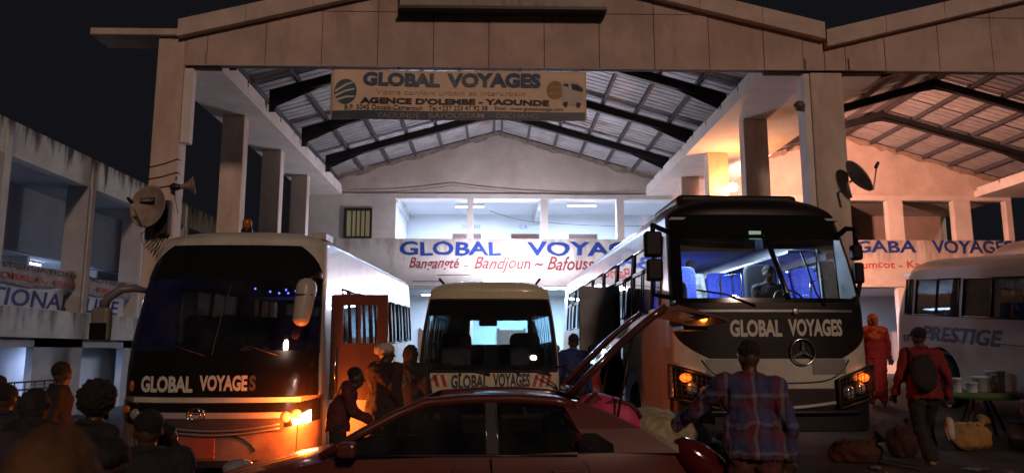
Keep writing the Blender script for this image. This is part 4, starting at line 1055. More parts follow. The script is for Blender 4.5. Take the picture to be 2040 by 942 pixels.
# mirrors: long horn on the left, cream lobe on the right
m1 = thing('wing_mirror', None, None); m1.parent = lbus
a = B2.F(-1.16, 2.52, 0)
MB().tube([a, (a[0] - 0.10, a[1] - 0.10, 2.55), (a[0] - 0.26, a[1] - 0.15, 2.53), (a[0] - 0.40, a[1] - 0.18, 2.42), (a[0] - 0.46, a[1] - 0.18, 2.28)], [0.035, 0.05, 0.055, 0.06, 0.05], 10).build('mirror_arm', grey_trim, m1)
bevel(MB().box(a[0] - 0.58, a[0] - 0.34, a[1] - 0.26, a[1] - 0.12, 1.86, 2.30).build('mirror_head', mat('mirror_shell', (0.20, 0.20, 0.17), 0.4), m1), 0.05, 3)
bevel(MB().box(a[0] - 0.57, a[0] - 0.36, a[1] - 0.268, a[1] - 0.2601, 1.89, 2.1).build('mirror_glass', black_gloss, m1), 0.003)
m2 = thing('wing_mirror', None, None); m2.parent = lbus
a = B2.F(1.10, 2.72, 0)
mm = MB(); mm.cap((1.06, -0.12, 2.16), 0.105, (1.10, -0.08, 2.52), 0.13, 16); bevel(mm.build('mirror_head', mat('mirror_cream', (0.50, 0.48, 0.42), 0.35), m2), 0.01)
MB().tube([(1.10, -0.02, 2.62), (1.2, 0.15, 2.72), (1.14, 0.5, 2.7)], 0.03, 8).build('mirror_arm', black_plastic, m2)
MB().tube([(0.96, -0.2, 2.44), (1.08, -0.225, 2.44), (1.2, -0.16, 2.44)], 0.008, 5).build('strap', black_plastic, m2)
for x0, x1 in ((-0.15, -0.85), (0.75, 0.1)):
    wp = MB(); wp.tube([B2.F(x0, 1.70, 0.03), B2.F((x0 + x1) / 2, 1.80, 0.04), B2.F(x1, 1.86, 0.03)], 0.010, 6); wp.build('wiper', black_plastic, lbus)
for x_ in (-1.0, 1.0): MB().tube([B2.F(x_, 1.2, 0.004), B2.F(x_ * 0.995, 0.8, 0.004), B2.F(x_ * 0.98, 0.44, 0.004)], 0.006, 5).build('panel_gap', black_plastic, lbus)
# blue bulbs and trim behind the windscreen
ledm = emis('blue_led', (0.10, 0.12, 1.0), 14)
for x, z in ((0.22, 2.56), (0.42, 2.52), (0.54, 2.50), (0.63, 2.545), (0.66, 2.50), (0.76, 2.53), (0.78, 2.49), (0.92, 2.52)):
    o = MB().ball((0, 0, 0), 0.013, 8).build('blue_bulb', ledm, lbus); o.location = (x, 0.72, z)
MB().tube([(0.1, 0.73, 2.55), (0.5, 0.75, 2.50), (1.0, 0.72, 2.54)], 0.008, 5).build('light_string', black_plastic, lbus)
light('bulb_glow', 'POINT', (0.6, 0.95, 2.40), 4.5, (0.08, 0.10, 1.0), lbus, radius=0.2)
MB().box(0.05, 1.05, 0.86, 0.90, 2.42, 2.46).build('blind_rail', mat('rail_pale', (0.5, 0.52, 0.45), 0.5), lbus)
MB().box(-1.12, 1.12, 0.6, 10.6, 1.0, 1.06).build('floor', bus_floor, lbus)
d2 = MB(); d2.prism([(0.32, 1.06), (0.30, 1.62), (0.62, 1.66), (0.95, 1.55), (1.0, 1.06)], -1.1, 1.1, 'x'); d2.build('dashboard', mat('dash_red', (0.10, 0.07, 0.06), 0.6), lbus)
for x, y, rz in ((0.15, 0.5, 0.2), (0.38, 0.5, -0.3), (0.62, 0.52, 0.1)):
    o = MB().prism([(-0.13, 0), (0.12, 0), (0.15, 0.10), (0.02, 0.17), (-0.1, 0.06)], 0, 0.01).build('paper', mat('paper', (0.55, 0.47, 0.42), 0.8), lbus); o.location = (x, y, 1.66); o.rotation_euler = (R(-35), 0, rz)
st = MB(); c0 = Vector((-0.62, 0.95, 1.75)); st.tube([c0 + Vector((0.21 * math.cos(a * math.pi / 12), 0.1 * math.sin(a * math.pi / 12), 0.17 * math.sin(a * math.pi / 12))) for a in range(24)], 0.016, 6, closed=True); st.tube([c0, c0 + Vector((0, -0.12, -0.2))], 0.025, 6); st.build('steering_wheel', black_plastic, lbus)
for r_ in range(6):
    for x in (-0.9, -0.44, 0.44, 0.9): seat(B2, x, 1.7 + 1.0 * r_, 1.45, dark_fab, 0.44, 0.78)
for x, y in ((-1.06, 2.6), (1.06, 2.6), (-1.06, 8.2), (1.06, 8.2)): B2.wheel(x, y, 0.48)
# open passenger door facing the camera
od = thing('open_door', None, None); od.parent = lbus; od.location = (1.25, 0.72, 0.48); od.rotation_euler = (0, 0, R(-4))
brown = mat('door_brown', (0.055, 0.028, 0.025), 0.4, var=0.15)
df = MB()
for bx in ((0.0, 0.16, 0.62, 2.0), (0.62, 0.76, 0.62, 2.0), (0.16, 0.62, 1.86, 2.0), (0.16, 0.62, 0.62, 1.36), (0.365, 0.395, 1.36, 1.86)): df.box(bx[0], bx[1], -0.025, 0.025, bx[2], bx[3])
df.build('door_frame', brown, od)
MB().prism([(0.0, 0.62), (0.0, 0.08), (0.42, 0.0), (0.76, 0.35), (0.76, 0.62)], -0.027, 0.023).build('lower_panel', white_bus, od)
MB().box(0.162, 0.618, -0.004, 0.004, 1.362, 1.858).build('pane', glass('door_pane', (0.85, 0.9, 0.95), base=0.05), od)
MB().tube([(0.1, -0.03, 0.7), (0.08, -0.08, 1.0), (0.1, -0.03, 1.3)], 0.012, 6).build('grab_handle', chrome, od)
# side flaps behind the door, roof boxes
for yy in (5.6, 6.4, 7.2): MB().box(1.242, 1.249, yy, yy + 0.012, 0.55, 1.6).build('panel_gap', black_plastic, lbus)
bb = thing('beacon', None, None); bb.parent = lbus; bb.location = (-0.05, 1.1, 3.37)
MB().lathe([(0.08, 0), (0.08, 0.04), (0.065, 0.05)], 16).build('base', black_plastic, bb); MB().lathe([(0.065, 0.05), (0.065, 0.16), (0.05, 0.18), (1e-4, 0.185)], 16).build('lens', amber_off, bb)
bevel(MB().box(0.88, 1.08, 1.0, 1.5, 3.26, 3.36).build('roof_hatch', white_bus, lbus), 0.02)

# ---------------------------------------------------------------- small bus in the middle
mz = ground(0, 11.3)
mb_ = thing('minibus', 'small cream bus with red and white warning strips below its windscreen', 'bus', (-0.08, 11.15, mz + 0.04), (R(0.8), 0, 0))
B3 = Bus(mb_, 2.08, 6.9, 2.62, 2.44, 1.22, 0.20, 0.42, n=3.2, tum=0.13, zb=0.34, droof=0.5)
winM = [(1.15 + 1.05 * k, 1.15 + 1.05 * k + 0.98) for k in range(5)]
B3.body({-1: winM, 1: winM}, 1.34, 2.12, [(1.3, 0.42), (5.2, 0.42)], cream_bus, rear_window=(-0.50, 0.86, 1.60, 2.16))
for sg in (-1, 1):
    for ya, yb in winM: B3.window(sg, ya, yb, 1.34, 2.12, glass_side, black_plastic, ya + 0.5)
ms = lambda z: B3.hw(z) - 0.045
ws3 = B3.fpatch(1.25, 2.30, lambda z: -ms(z), lambda z: ms(z), 0.004, glass_mid, 'windscreen', 30, 12)
B3.fpatch(2.06, 2.31, lambda z: -ms(z), lambda z: ms(z), 0.010, black_gloss, 'screen_band', 30, 4)
sm = MB()
B3.fpatch(2.29, 2.44, lambda z: -B3.hw(z), lambda z: B3.hw(z), 0.0, cream_bus, 'x', 30, 3, mb=sm, build=False)
for sg in (-1, 1): B3.fpatch(1.25, 2.30, (lambda z: -B3.hw(z)) if sg < 0 else (lambda z: ms(z) - 0.01), (lambda z: -ms(z) + 0.01) if sg < 0 else (lambda z: B3.hw(z)), 0.0, cream_bus, 'x', 6, 10, mb=sm, build=False)
B3.fpatch(0.42, 1.255, lambda z: -B3.hw(z), lambda z: B3.hw(z), 0.0, cream_bus, 'x', 30, 8, mb=sm, build=False)
sm.build('front_shell', cream_bus, mb_, fix=False)
gk = MB(); loop = [B3.F(-ms(2.3) + 2 * ms(2.3) * k / 16, 2.30, 0.006) for k in range(17)] + [B3.F(ms(z), z, 0.006) for z in [2.3 - 0.105 * k for k in range(1, 11)]] + [B3.F(ms(1.25) - 2 * ms(1.25) * k / 16, 1.25, 0.006) for k in range(1, 17)] + [B3.F(-ms(z), z, 0.006) for z in [1.25 + 0.105 * k for k in range(1, 10)]]
gk.tube(loop, 0.022, 6, closed=True); gk.build('screen_gasket', rubber, mb_)
B3.ftext('GLOBAL', -0.55, -0.01, 1.00, 1.20, letter_navy, 0.006, bow=0.0, bold=0.038)
B3.ftext('VOYAGES', 0.06, 0.60, 1.02, 1.22, letter_navy, 0.006, bold=0.038)
redm = mat('warning_red', (0.50, 0.05, 0.03), 0.4); whm = mat('warning_white', (0.66, 0.62, 0.56), 0.4)
for x0, x1, s_ in ((-0.93, -0.60, -1), (0.63, 0.92, 1)):
    B3.fpatch(1.03, 1.20, x0, x1, 0.004, whm, 'warning_strip', 6, 1)
    for k in range(3):
        w3 = (x1 - x0) / 3; a = x0 + w3 * k
        pts = [(a + (0 if s_ > 0 else w3 * 0.5), 1.03), (a + w3 * 0.5 + (0 if s_ > 0 else w3 * 0.5), 1.03), (a + w3 * 0.5 + (w3 * 0.5 if s_ > 0 else 0), 1.20), (a + (w3 * 0.5 if s_ > 0 else 0), 1.20)]
        me = bpy.data.meshes.new('stripe'); me.from_pydata([B3.F(x, z, 0.008) for x, z in pts], [], [(0, 1, 2, 3)]); me.materials.append(redm); link('stripe', me, mb_)
for x0, x1 in ((0.02, -0.55), (0.88, 0.35)):
    wp = MB(); wp.tube([B3.F(x0, 1.20, 0.03), B3.F(x0 - 0.12, 1.235, 0.035), B3.F(x1, 1.30, 0.025)], [0.018, 0.014, 0.008], 6); wp.build('wiper', black_plastic, mb_)
for x, z in ((-0.42, 1.2), (0.42, 1.22)): MB().ball(B3.F(x, z, 0.01), 0.024, 8).build('washer_nozzle', black_plastic, mb_)
for sg in (-1, 1):
    MB().tube([B3.F(sg * 0.99, 0.95, 0.02), B3.F(sg * 0.92, 1.05, 0.10), B3.F(sg * 0.70, 1.22, 0.16)], [0.03, 0.012, 0.006], 6).build('corner_stalk', black_plastic, mb_)
    MB().box(0, 0.012, 0, 0.006, 0, 0.8).build('panel_gap', black_plastic, mb_).location = B3.F(sg * 0.93, 0.45, 0.006)
    hl = thing('headlight', None, None); hl.parent = mb_
    MB().grid(lambda u, v, sg=sg: B3.F(sg * (0.55 + 0.42 * u), 0.66 + 0.2 * v, 0.012), 6, 4).build('bezel', black_plastic, hl, fix=False)
    MB().ball(B3.F(sg * 0.70, 0.76, 0.02), (0.085, 0.03, 0.085), 10).build('lamp', clear_lens, hl)
    MB().ball(B3.F(sg * 0.90, 0.76, 0.02), (0.05, 0.03, 0.08), 10).build('indicator', amber_off, hl)
B3.fpatch(0.64, 0.88, -0.5, 0.5, 0.014, black_plastic, 'grille', 12, 3)
B3.fpatch(0.36, 0.58, lambda z: -B3.hw(z), lambda z: B3.hw(z), 0.03, grey_trim, 'bumper', 24, 3)
MB().box(-0.95, 0.95, 0.3, 6.7, 0.78, 0.82).build('floor', bus_floor, mb_)
MB().box(-0.9, 0.9, 0.6, 6.8, 2.40, 2.42).build('ceiling', bus_lining, mb_)
d3 = MB(); d3.prism([(0.24, 0.82), (0.22, 1.26), (0.5, 1.32), (0.72, 1.2), (0.74, 0.82)], -0.95, 0.95, 'x'); d3.build('dashboard', black_plastic, mb_)
MB().grid(lambda u, v: (-0.50 + 1.36 * u, 6.895, 1.60 + 0.56 * v), 2, 2).build('rear_window', glass_mid, mb_, fix=False)
mr = thing('inner_mirror', None, None); mr.parent = mb_; mr.location = (-0.02, 0.62, 1.98)
bevel(MB().box(-0.14, 0.14, -0.02, 0.02, -0.07, 0.06).build('mirror_shell', black_plastic, mr), 0.02); MB().tube([(0, 0, 0.05), (0, 0.0, 0.2)], 0.01, 5).build('stalk', black_plastic, mr)
for x in (-0.55, 0.58): seat(B3, x, 1.4, 1.1, dark_fab, 0.5, 0.72)
for r_ in range(4):
    for x in (-0.72, -0.30, 0.36, 0.78): seat(B3, x, 2.4 + 0.95 * r_, 1.05, dark_fab, 0.4, 0.56)
sw = MB(); c0 = Vector((-0.55, 0.85, 1.36)); sw.tube([c0 + Vector((0.19 * math.cos(a * math.pi / 12), 0.1 * math.sin(a * math.pi / 12), 0.14 * math.sin(a * math.pi / 12))) for a in range(24)], 0.014, 6, closed=True); sw.build('steering_wheel', black_plastic, mb_)
for sg in (-1, 1):
    mt_ = thing('wing_mirror', None, None); mt_.parent = mb_
    MB().tube([B3.F(sg * 0.98, 1.3, 0), (sg * 1.16, 0.0, 1.34), (sg * 1.17, -0.02, 1.2)], 0.014, 6).build('mirror_arm', black_plastic, mt_)
    bevel(MB().box(sg * 1.17 - 0.08, sg * 1.17 + 0.08, -0.05, 0.0, 0.92, 1.2).build('mirror_head', black_plastic, mt_), 0.02)
for x, y in ((-0.92, 1.3), (0.92, 1.3), (-0.9, 5.2), (0.9, 5.2)): B3.wheel(x, y, 0.38, 0.22)
rr_ = MB()
for sg in (-1, 1): rr_.tube([(sg * 0.8, 0.9, 2.66), (sg * 0.8, 6.5, 2.68)], 0.02, 6)
rr_.build('roof_rail', black_plastic, mb_)

# ---------------------------------------------------------------- side-on bus at the right and one behind it
def side_bus(label, loc, rot, W, L, H, zst, zw0, zw1, m, roofm, wins, gm, text=None, arches=((2.1, 0.52), (6.4, 0.52)), r=0.44):
    t = thing('minibus', label, 'bus', loc, rot)
    S = Bus(t, W, L, H, zst, zw0 - 0.1, 0.28, 0.30, n=3.0, tum=0.10, zb=0.40, droof=0.5)
    S.body({-1: wins, 1: wins}, zw0, zw1, list(arches), m)
    for sg in (-1, 1):
        for ya, yb in wins: S.window(sg, ya, yb, zw0, zw1, gm, black_plastic, ya + (yb - ya) * 0.5)
    S.fpatch(zw0 - 0.15, zst - 0.12, lambda z: -S.hw(z) + 0.07, lambda z: S.hw(z) - 0.07, 0.006, glass_dark, 'end_window', 24, 8)
    S.fpatch(0.42, zst, lambda z: -S.hw(z), lambda z: S.hw(z), 0.0, m, 'end_panel', 24, 12)
    for sg in (-1, 1):
        for yc, rr in arches: S.wheel(sg * (W / 2 - 0.16), yc, r, 0.26)
        MB().box(sg * (W / 2 + 0.0) - 0.006, sg * (W / 2) + 0.006, 0.5, L - 0.3, zw0 - 0.40, zw0 - 0.385).build('rub_strip', grey_trim, t)
    MB().box(-W / 2 + 0.08, W / 2 - 0.08, 0.4, L - 0.2, 0.95, 1.0).build('floor', bus_floor, t)
    for r_ in range(6):
        for x in (-W / 2 + 0.34, -W / 2 + 0.8, W / 2 - 0.34, W / 2 - 0.8): seat(S, x, 1.4 + 0.95 * r_, 1.32, dark_fab, 0.42, 0.78)
    return t, S
# seen from its -x side after turning half round: far end is its front
pzx, pzy = 8.95, 15.0
pb, S = side_bus('dusty white minibus with blue lettering along its side at the right edge', (pzx, pzy, 0.62), (R(-4.4), 0, R(180 + 4.0)), 2.2, 7.6, 2.70, 2.42, 1.62, 2.30, prestige_paint, prestige_paint,
    [(0.40, 0.62), (0.70, 1.92), (2.0, 3.4), (3.5, 4.9), (5.0, 6.4)], glass_dark, arches=((1.42, 0.56), (5.9, 0.56)), r=0.46)
lettering('PRESTIGE', mat('prestige_blue', (0.06, 0.09, 0.20), 0.5), pb, lambda u, v: (S.hw(1.3) + 0.006, 0.92 + 2.05 * u, 1.17 + 0.27 * v), bold=0.02, shear=0.25)
fq = MB(); fq.tube([(1.105, 0.40, 1.12), (1.105, 0.40, 1.24), (1.105, 0.51, 1.24), (1.105, 0.51, 1.12)], 0.010, 5, closed=True); fq.build('fuel_flap', grey_trim, pb)
MB().ball((S.hw(2.35) + 0.0, 0.40, 2.38), (0.02, 0.10, 0.025), 8).build('marker_lamp', mat('marker_white', (0.7, 0.75, 0.8), 0.3, emit=(0.7, 0.85, 1), estr=0.4), pb)
light('cabin_glow', 'POINT', (-0.2, 2.2, 2.4), 2.2, (0.7, 0.85, 1.0), pb, radius=0.15)
rb2, S2 = side_bus('taller bus with red-brown roof edge half hidden behind the lettered minibus', (12.3, 17.2, 0.52), (R(-1.0), 0, R(180 + 3.0)), 2.5, 10.5, 3.45, 3.12, 2.1, 3.0, mat('red_white_paint', (0.58, 0.42, 0.36), 0.4, var=0.08), None,
    [(0.5 + 1.5 * k, 0.5 + 1.5 * k + 1.42) for k in range(6)], glass_dark, arches=((2.6, 0.6), (7.8, 0.6)), r=0.48)

# ================================================================== dark red liftback with its tailgate up
cz = ground(0.3, 6.6) - 0.04
car = thing('car', 'dark red liftback car with raised tailgate in front of the small bus', 'car', (0.0, 6.70, cz), (0, 0, R(-1.5)))
red_car = mat('dark_red_paint', (0.12, 0.028, 0.018), 0.30, var=0.12, scale=2.0, coat=0.6)
car_glass = glass('car_glass', (0.22, 0.22, 0.24), base=0.05, gain=0.6)
def cb(x):      # belt / shoulder height
    pts = [(-2.60, 0.52), (-2.45, 0.62), (-1.9, 0.76), (-1.25, 0.90), (0.0, 0.94), (0.8, 0.97), (1.3, 1.0), (1.62, 0.99), (1.80, 0.93), (1.86, 0.80)]
    for (a, za), (b, zb) in zip(pts[:-1], pts[1:]):
        if x <= b: return za + (zb - za) * max(0, (x - a) / (b - a))
    return pts[-1][1]
def cw(x):
    t = abs((x + 0.37) / 2.24); return 0.85 * max(0.05, 1 - t ** 5) ** 0.28 if t < 1 else 0.45
arch_c = [(-1.72, 0.36), (0.92, 0.36)]
def csill(x):
    z = 0.24
    for xc, r_ in arch_c:
        if abs(x - xc) < r_: z = max(z, 0.29 + math.sqrt(r_ * r_ - (x - xc) ** 2))
    return z
body = MB()
NX = 90
for sg in (-1, 1):
    def P(u, v, sg=sg):
        x = -2.60 + 4.46 * u; z0 = csill(x); z = z0 + (cb(x) - z0) * v
        q = (z - 0.2) / max(0.05, cb(x) - 0.2)
        return (x, sg * cw(x) * (0.955 + 0.09 * q - 0.085 * q ** 3 if q < 1 else 0.96), z)
    body.grid(P, NX, 10)
def PT(u, v):       # bonnet
    x = -2.60 + 1.40 * u; s_ = 2 * v - 1; return (x, s_ * cw(x) * 0.96, cb(x) + 0.05 * (1 - s_ * s_) * min(1, u * 4))
body.grid(PT, 20, 12)
body.grid(lambda u, v: (1.86 - 0.02 * v, (2 * u - 1) * cw(1.85) * 0.97, 0.3 + 0.40 * v), 6, 3)
body.grid(lambda u, v: (-2.60, (2 * u - 1) * cw(-2.59), 0.24 + 0.36 * v), 6, 3)
body.box(-2.2, 1.7, -0.7, 0.7, 0.22, 0.27)
bo = body.build('body', red_car, car, fix=False)
CS = lambda x, z, sg=-1, off=0.0: (x, sg * (0.805 - 0.20 * max(0, (z - 0.94) / 0.43) ** 1.15 + off), z)
rz = lambda x: 1.375 - 0.055 * ((x - 0.02) / 0.6) ** 2 - 0.02 * max(0, -(x + 0.2))
# roof
rf = MB(); rf.grid(lambda u, v: (-0.52 + 1.16 * u, (2 * v - 1) * 0.60, rz(-0.52 + 1.16 * u) - 0.055 * abs(2 * v - 1) ** 3), 20, 14)
solid(rf.build('roof', red_car, car, fix=False), 0.03)
def side_poly(pts, m, name, sg, off, th=0.0, parent=None):
    me = MB(); n_ = len(pts); me.add([CS(x, z, sg, off) for x, z in pts], [tuple(range(n_))]); o = me.build(name, m, parent or car, fix=False)
    if th: solid(o, th, 0)
    return o
for sg in (-1, 1):
    rail = MB(); line = [(-1.30, 0.925), (-1.0, 1.10), (-0.74, 1.235), (-0.52, 1.32), (-0.2, 1.345), (0.2, 1.35), (0.5, 1.33), (0.66, 1.30)]
    rail.tube([CS(x, z, sg) for x, z in line], [0.035] * 3 + [0.04] * 5, 8); rail.build('roof_rail', red_car, car)
    side_poly([(0.80, 0.955), (0.66, 1.12), (0.56, 1.30), (0.68, 1.33), (0.9, 1.25), (1.15, 1.13), (1.42, 1.01), (1.42, 0.955)], red_car, 'rear_pillar', sg, 0.0, 0.03)
    side_poly([(-1.16, 0.945), (-0.86, 1.14), (-0.58, 1.285), (-0.30, 1.32), (-0.06, 1.325), (-0.03, 0.945)], car_glass, 'door_window', sg, -0.012)
    side_poly([(0.05, 0.945), (0.03, 1.325), (0.3, 1.32), (0.52, 1.28), (0.66, 1.12), (0.62, 0.945)], car_glass, 'door_window', sg, -0.012)
    side_poly([(0.655, 0.955), (0.70, 1.10), (0.80, 1.10), (0.93, 1.02), (0.93, 0.965)], car_glass, 'quarter_window', sg, 0.022)
    side_poly([(-0.04, 0.94), (-0.06, 1.33), (0.035, 1.33), (0.06, 0.94)], black_plastic, 'door_pillar', sg, 0.004, 0.02)
    for a_, b_ in (((-0.03, 0.95), (-0.055, 1.31)), ((0.055, 0.95), (0.028, 1.27))):
        MB().tube([CS(*a_, sg, 0.012), CS(*b_, sg, 0.012)], 0.004, 5).build('window_trim', chrome, car)
    MB().tube([CS(0.60, 1.02, sg, 0.012), CS(0.72, 0.88, sg, 0.018), CS(0.80, 0.66, sg, 0.03)], 0.005, 5).build('door_gap', black_plastic, car)
    MB().tube([CS(x, 0.938, sg, 0.008) for x in (-1.25, -0.6, 0.0, 0.65)], 0.012, 6).build('window_sill', black_plastic, car)
    MB().tube([(-0.0, sg * 0.86, 0.93), (0.03, sg * 0.875, 0.60), (0.02, sg * 0.85, 0.3)], 0.005, 5).build('door_gap', black_plastic, car)
    for x in (-0.2, 0.55): bevel(MB().box(x - 0.09, x + 0.09, sg * 0.868 - 0.012, sg * 0.868 + 0.012, 0.80, 0.84).build('door_handle', red_car, car), 0.008)
    # tail lamp: wraps the rear corner
    tl = MB(); mt_ = Matrix.Rotation(R(38), 4, 'Y')
    tl.ball((1.64, sg * 0.74, 0.86), (0.30, 0.10, 0.125), 14, mt_); to = tl.build('tail_lamp', mat('tail_red', (0.10, 0.008, 0.008), 0.12, coat=0.8), car)
    am = MB(); am.ball((1.76, sg * 0.755, 0.75), (0.11, 0.09, 0.085), 10, mt_); am.build('amber_section', mat('tail_amber', (0.35, 0.10, 0.03), 0.15, coat=0.6), to)
    # mirrors and wheels
    bevel(MB().box(-1.12, -0.98, sg * 0.98 - 0.1, sg * 0.98 + 0.06, 0.95, 1.06).build('wing_mirror', red_car, car), 0.03, 3)
    hl = MB(); hl.ball((-2.42, sg * 0.62, 0.64), (0.14, 0.17, 0.08), 10); hl.build('headlight', clear_lens, car)
    for xc, r_ in arch_c:
        o = thing('wheel', None, None); o.parent = car; o.location = (xc, sg * 0.74, 0.30)
        q = Matrix.Rotation(R(90), 4, 'X')
        MB().lathe([(0.18, -0.09), (0.27, -0.09), (0.298, -0.06), (0.30, 0), (0.298, 0.06), (0.27, 0.09), (0.18, 0.09)], 28, q).build('tyre', rubber, o)
        MB().lathe([(0.185, 0.07), (0.15, 0.05), (0.05, 0.06), (1e-4, 0.06)], 20, q).build('rim', rim_m, o); MB().lathe([(0.185, -0.07), (0.15, -0.05), (0.05, -0.06), (1e-4, -0.06)], 20, q).build('rim', rim_m, o)
# windscreen, cabin, load floor
MB().grid(lambda u, v: (-1.30 + 0.80 * v, (2 * u - 1) * (0.74 - 0.16 * v), 0.94 + 0.40 * v + 0.03 * (1 - (2 * u - 1) ** 2)), 10, 6).build('windscreen', car_glass, car, fix=False)
MB().box(-1.1, 1.75, -0.72, 0.72, 0.50, 0.54).build('load_floor', black_plastic, car)
MB().box(1.70, 1.80, -0.70, 0.70, 0.54, 0.82).build('load_sill', red_car, car)
for x in (-0.45, 0.45):
    for y in (-0.36, 0.36):
        st_ = thing('seat', None, None); st_.parent = car; st_.location = (x, y, 0.62)
        bevel(MB().box(-0.02, 0.14, -0.24, 0.24, -0.05, 0.52).build('seat_back', dark_fab, st_), 0.05, 3)
        bevel(MB().box(-0.48, -0.01, -0.24, 0.24, -0.08, 0.08).build('cushion', dark_fab, st_), 0.05, 3)
        bevel(MB().box(0.02, 0.12, -0.13, 0.13, 0.55, 0.70).build('head_rest', dark_fab, st_), 0.04, 3)
MB().box(-1.2, -0.85, -0.7, 0.7, 0.7, 0.93).build('dashboard', black_plastic, car)
# raised tailgate
tg = thing('tailgate', None, None); tg.parent = car
prof = [(0.63, 1.385), (0.80, 1.56), (1.05, 1.80), (1.28, 1.99), (1.40, 2.075), (1.50, 2.085), (1.70, 2.03), (1.88, 1.965)]
def tgy(i): return 0.56 + 0.05 * min(1, i / 4)
for sg in (-1, 1):
    fr = MB(); fr.tube([(x, sg * tgy(i), z) for i, (x, z) in enumerate(prof[:5])], 0.032, 8); fr.build('gate_frame', mat('gate_dark', (0.10, 0.035, 0.03), 0.18, coat=0.8), tg)
    for i0, L_ in ((0.1, 0.35), (0.52, 0.42)):
        MB().tube([(0.63 + (1.40 - 0.63) * t, sg * (tgy(2) + 0.033), 1.395 + 0.70 * t + 0.03 * math.sin(math.pi * t)) for t in (i0, i0 + L_ / 2, i0 + L_)], 0.006, 5).build('edge_glint', chrome, tg)  # silver reflections on the gate edges, built as thin chrome strips
fr = MB(); fr.tube([(0.64, -0.56, 1.39), (0.64, 0.56, 1.39)], 0.03, 8); fr.build('hinge_rail', red_car, tg)
gl_ = MB(); gl_.grid(lambda u, v: (0.66 + 0.74 * u, (2 * v - 1) * 0.57, 1.405 + 0.68 * u + 0.035 * math.sin(math.pi * u)), 10, 4); solid(gl_.build('gate_glass', car_glass, tg, fix=False), 0.006)
lid = MB()
lp = prof[4:]; lid.prism(lp + [(x - 0.02, z - 0.06 + 0.02 * i) for i, (x, z) in enumerate(lp)][::-1], -0.62, 0.62); bevel(lid.build('gate_panel', red_car, tg), 0.012, 2)
bevel(MB().prism([(1.50, 2.09), (1.90, 1.975), (1.93, 1.95), (1.90, 1.945), (1.50, 2.07)], -0.60, 0.60).build('spoiler', red_car, tg), 0.006)
MB().box(1.62, 1.82, -0.22, 0.22, 1.90, 1.935).build('plate_recess', black_plastic, tg)
for sg in (-1, 1): MB().tube([(0.98, sg * 0.60, 1.16), (1.12, sg * 0.60, 1.82)], 0.010, 6).build('gas_strut', black_plastic, tg)

def rumple(o, strength=0.018, size=0.12):
    nm = 'rumple_%d' % int(size * 1000); t = bpy.data.textures.get(nm) or bpy.data.textures.new(nm, 'CLOUDS'); t.noise_scale = size
    d = o.modifiers.new('rumple', 'DISPLACE'); d.texture = t; d.strength = strength; d.mid_level = 0.5; d.texture_coords = 'LOCAL'
    return o
# luggage in and behind the car
def lump(name, label, cat, loc, size, m, rot=(0, 0, 0), seed=1, amp=0.10, neck=False, res=26):
    rnd = random.Random(seed); ph = [rnd.uniform(0, 6.28) for _ in range(9)]
    mb = MB(); prof = []
    def P(u, v):
        th = 2 * math.pi * u; ph_ = math.pi * v
        k = 1 + amp * (math.sin(3 * th + ph[0] + 2 * ph_) * 0.5 + math.sin(5 * ph_ + ph[1] + th) * 0.35 + math.sin(7 * th + 4 * ph_ + ph[2]) * 0.25 + math.sin(13 * th + 3 * ph_ + ph[3]) * 0.12)
        st_ = abs(math.sin(ph_)) ** 0.75
        return (size[0] * k * st_ * math.cos(th), size[1] * k * st_ * math.sin(th), max(-size[2] * 0.86, -size[2] * math.cos(ph_) * k))
    mb.grid(P, res * 2, res)
    o = mb.build(name, m); o.location = loc; o.rotation_euler = rot
    if res > 12: rumple(o, 0.05 * min(1, size[0] / 0.3), 0.09)
    if 'sack' in name:
        nk = MB(); nk.lathe([(0.10, -0.03), (0.05, 0.05), (0.035, 0.08), (0.05, 0.11), (0.085, 0.16), (0.10, 0.17)], 18, Matrix.Translation((size[0] * 0.55, 0, size[2] * 0.72)) @ Matrix.Rotation(R(50), 4, 'Y'), caps=False)
        solid(rumple(nk.build('tied_neck', m, o), 0.03, 0.05), 0.006)
        MB().tube([Matrix.Translation((size[0] * 0.55, 0, size[2] * 0.72)) @ Matrix.Rotation(R(50), 4, 'Y') @ Vector((0.04 * math.cos(a), 0.04 * math.sin(a), 0.08)) for a in [k * math.pi / 6 for k in range(12)]], 0.010, 5, closed=True).build('tie_cord', black_plastic, o)
    return tag(o, label, cat)
pink = mat('pink_bag', (0.62, 0.06, 0.16), 0.6, var=0.12, scale=6)
lump('bag', 'bright pink bag lying in the open back of the red car', 'bag', (0.98, 6.40, cz + 1.17), (0.30, 0.26, 0.16), pink, (0, R(24), 0), 3, 0.05)
_sc = thing('suitcase', 'dark suitcase under the pink bag in the car boot', 'suitcase', (1.15, 6.55, cz + 0.545))
bevel(MB().box(-0.42, 0.48, -0.38, 0.38, 0.0, 0.40).build('shell', black_plastic, _sc), 0.05, 3); MB().tube([(-0.1, -0.39, 0.2), (-0.1, -0.43, 0.2), (0.12, -0.43, 0.2), (0.12, -0.39, 0.2)], 0.012, 6).build('handle', grey_trim, _sc)
MB_t = MB(); MB_t.tube([(1.0 + 0.20 * math.cos(a), 6.22, cz + 1.12 + 0.20 * math.sin(a)) for a in [R(20 + 20 * k) for k in range(9)]], 0.018, 6); MB_t.tube([(0.80, 6.3, cz + 1.12), (0.74, 6.3, cz + 1.26), (0.86, 6.28, cz + 1.36)], 0.05, 8)
o = MB_t.build('bag_strap', mat('strap_red', (0.10, 0.012, 0.012), 0.7)); tag(o, 'dark red strap and cloth piled beside the pink bag', 'strap')
def weave():
    m = mat('woven_sack', (0.50, 0.46, 0.30), 0.7, var=0.1, scale=3, c2=(0.26, 0.22, 0.10), stretch=(1, 16, 3), bump=0.5, bscale=30)
    return m
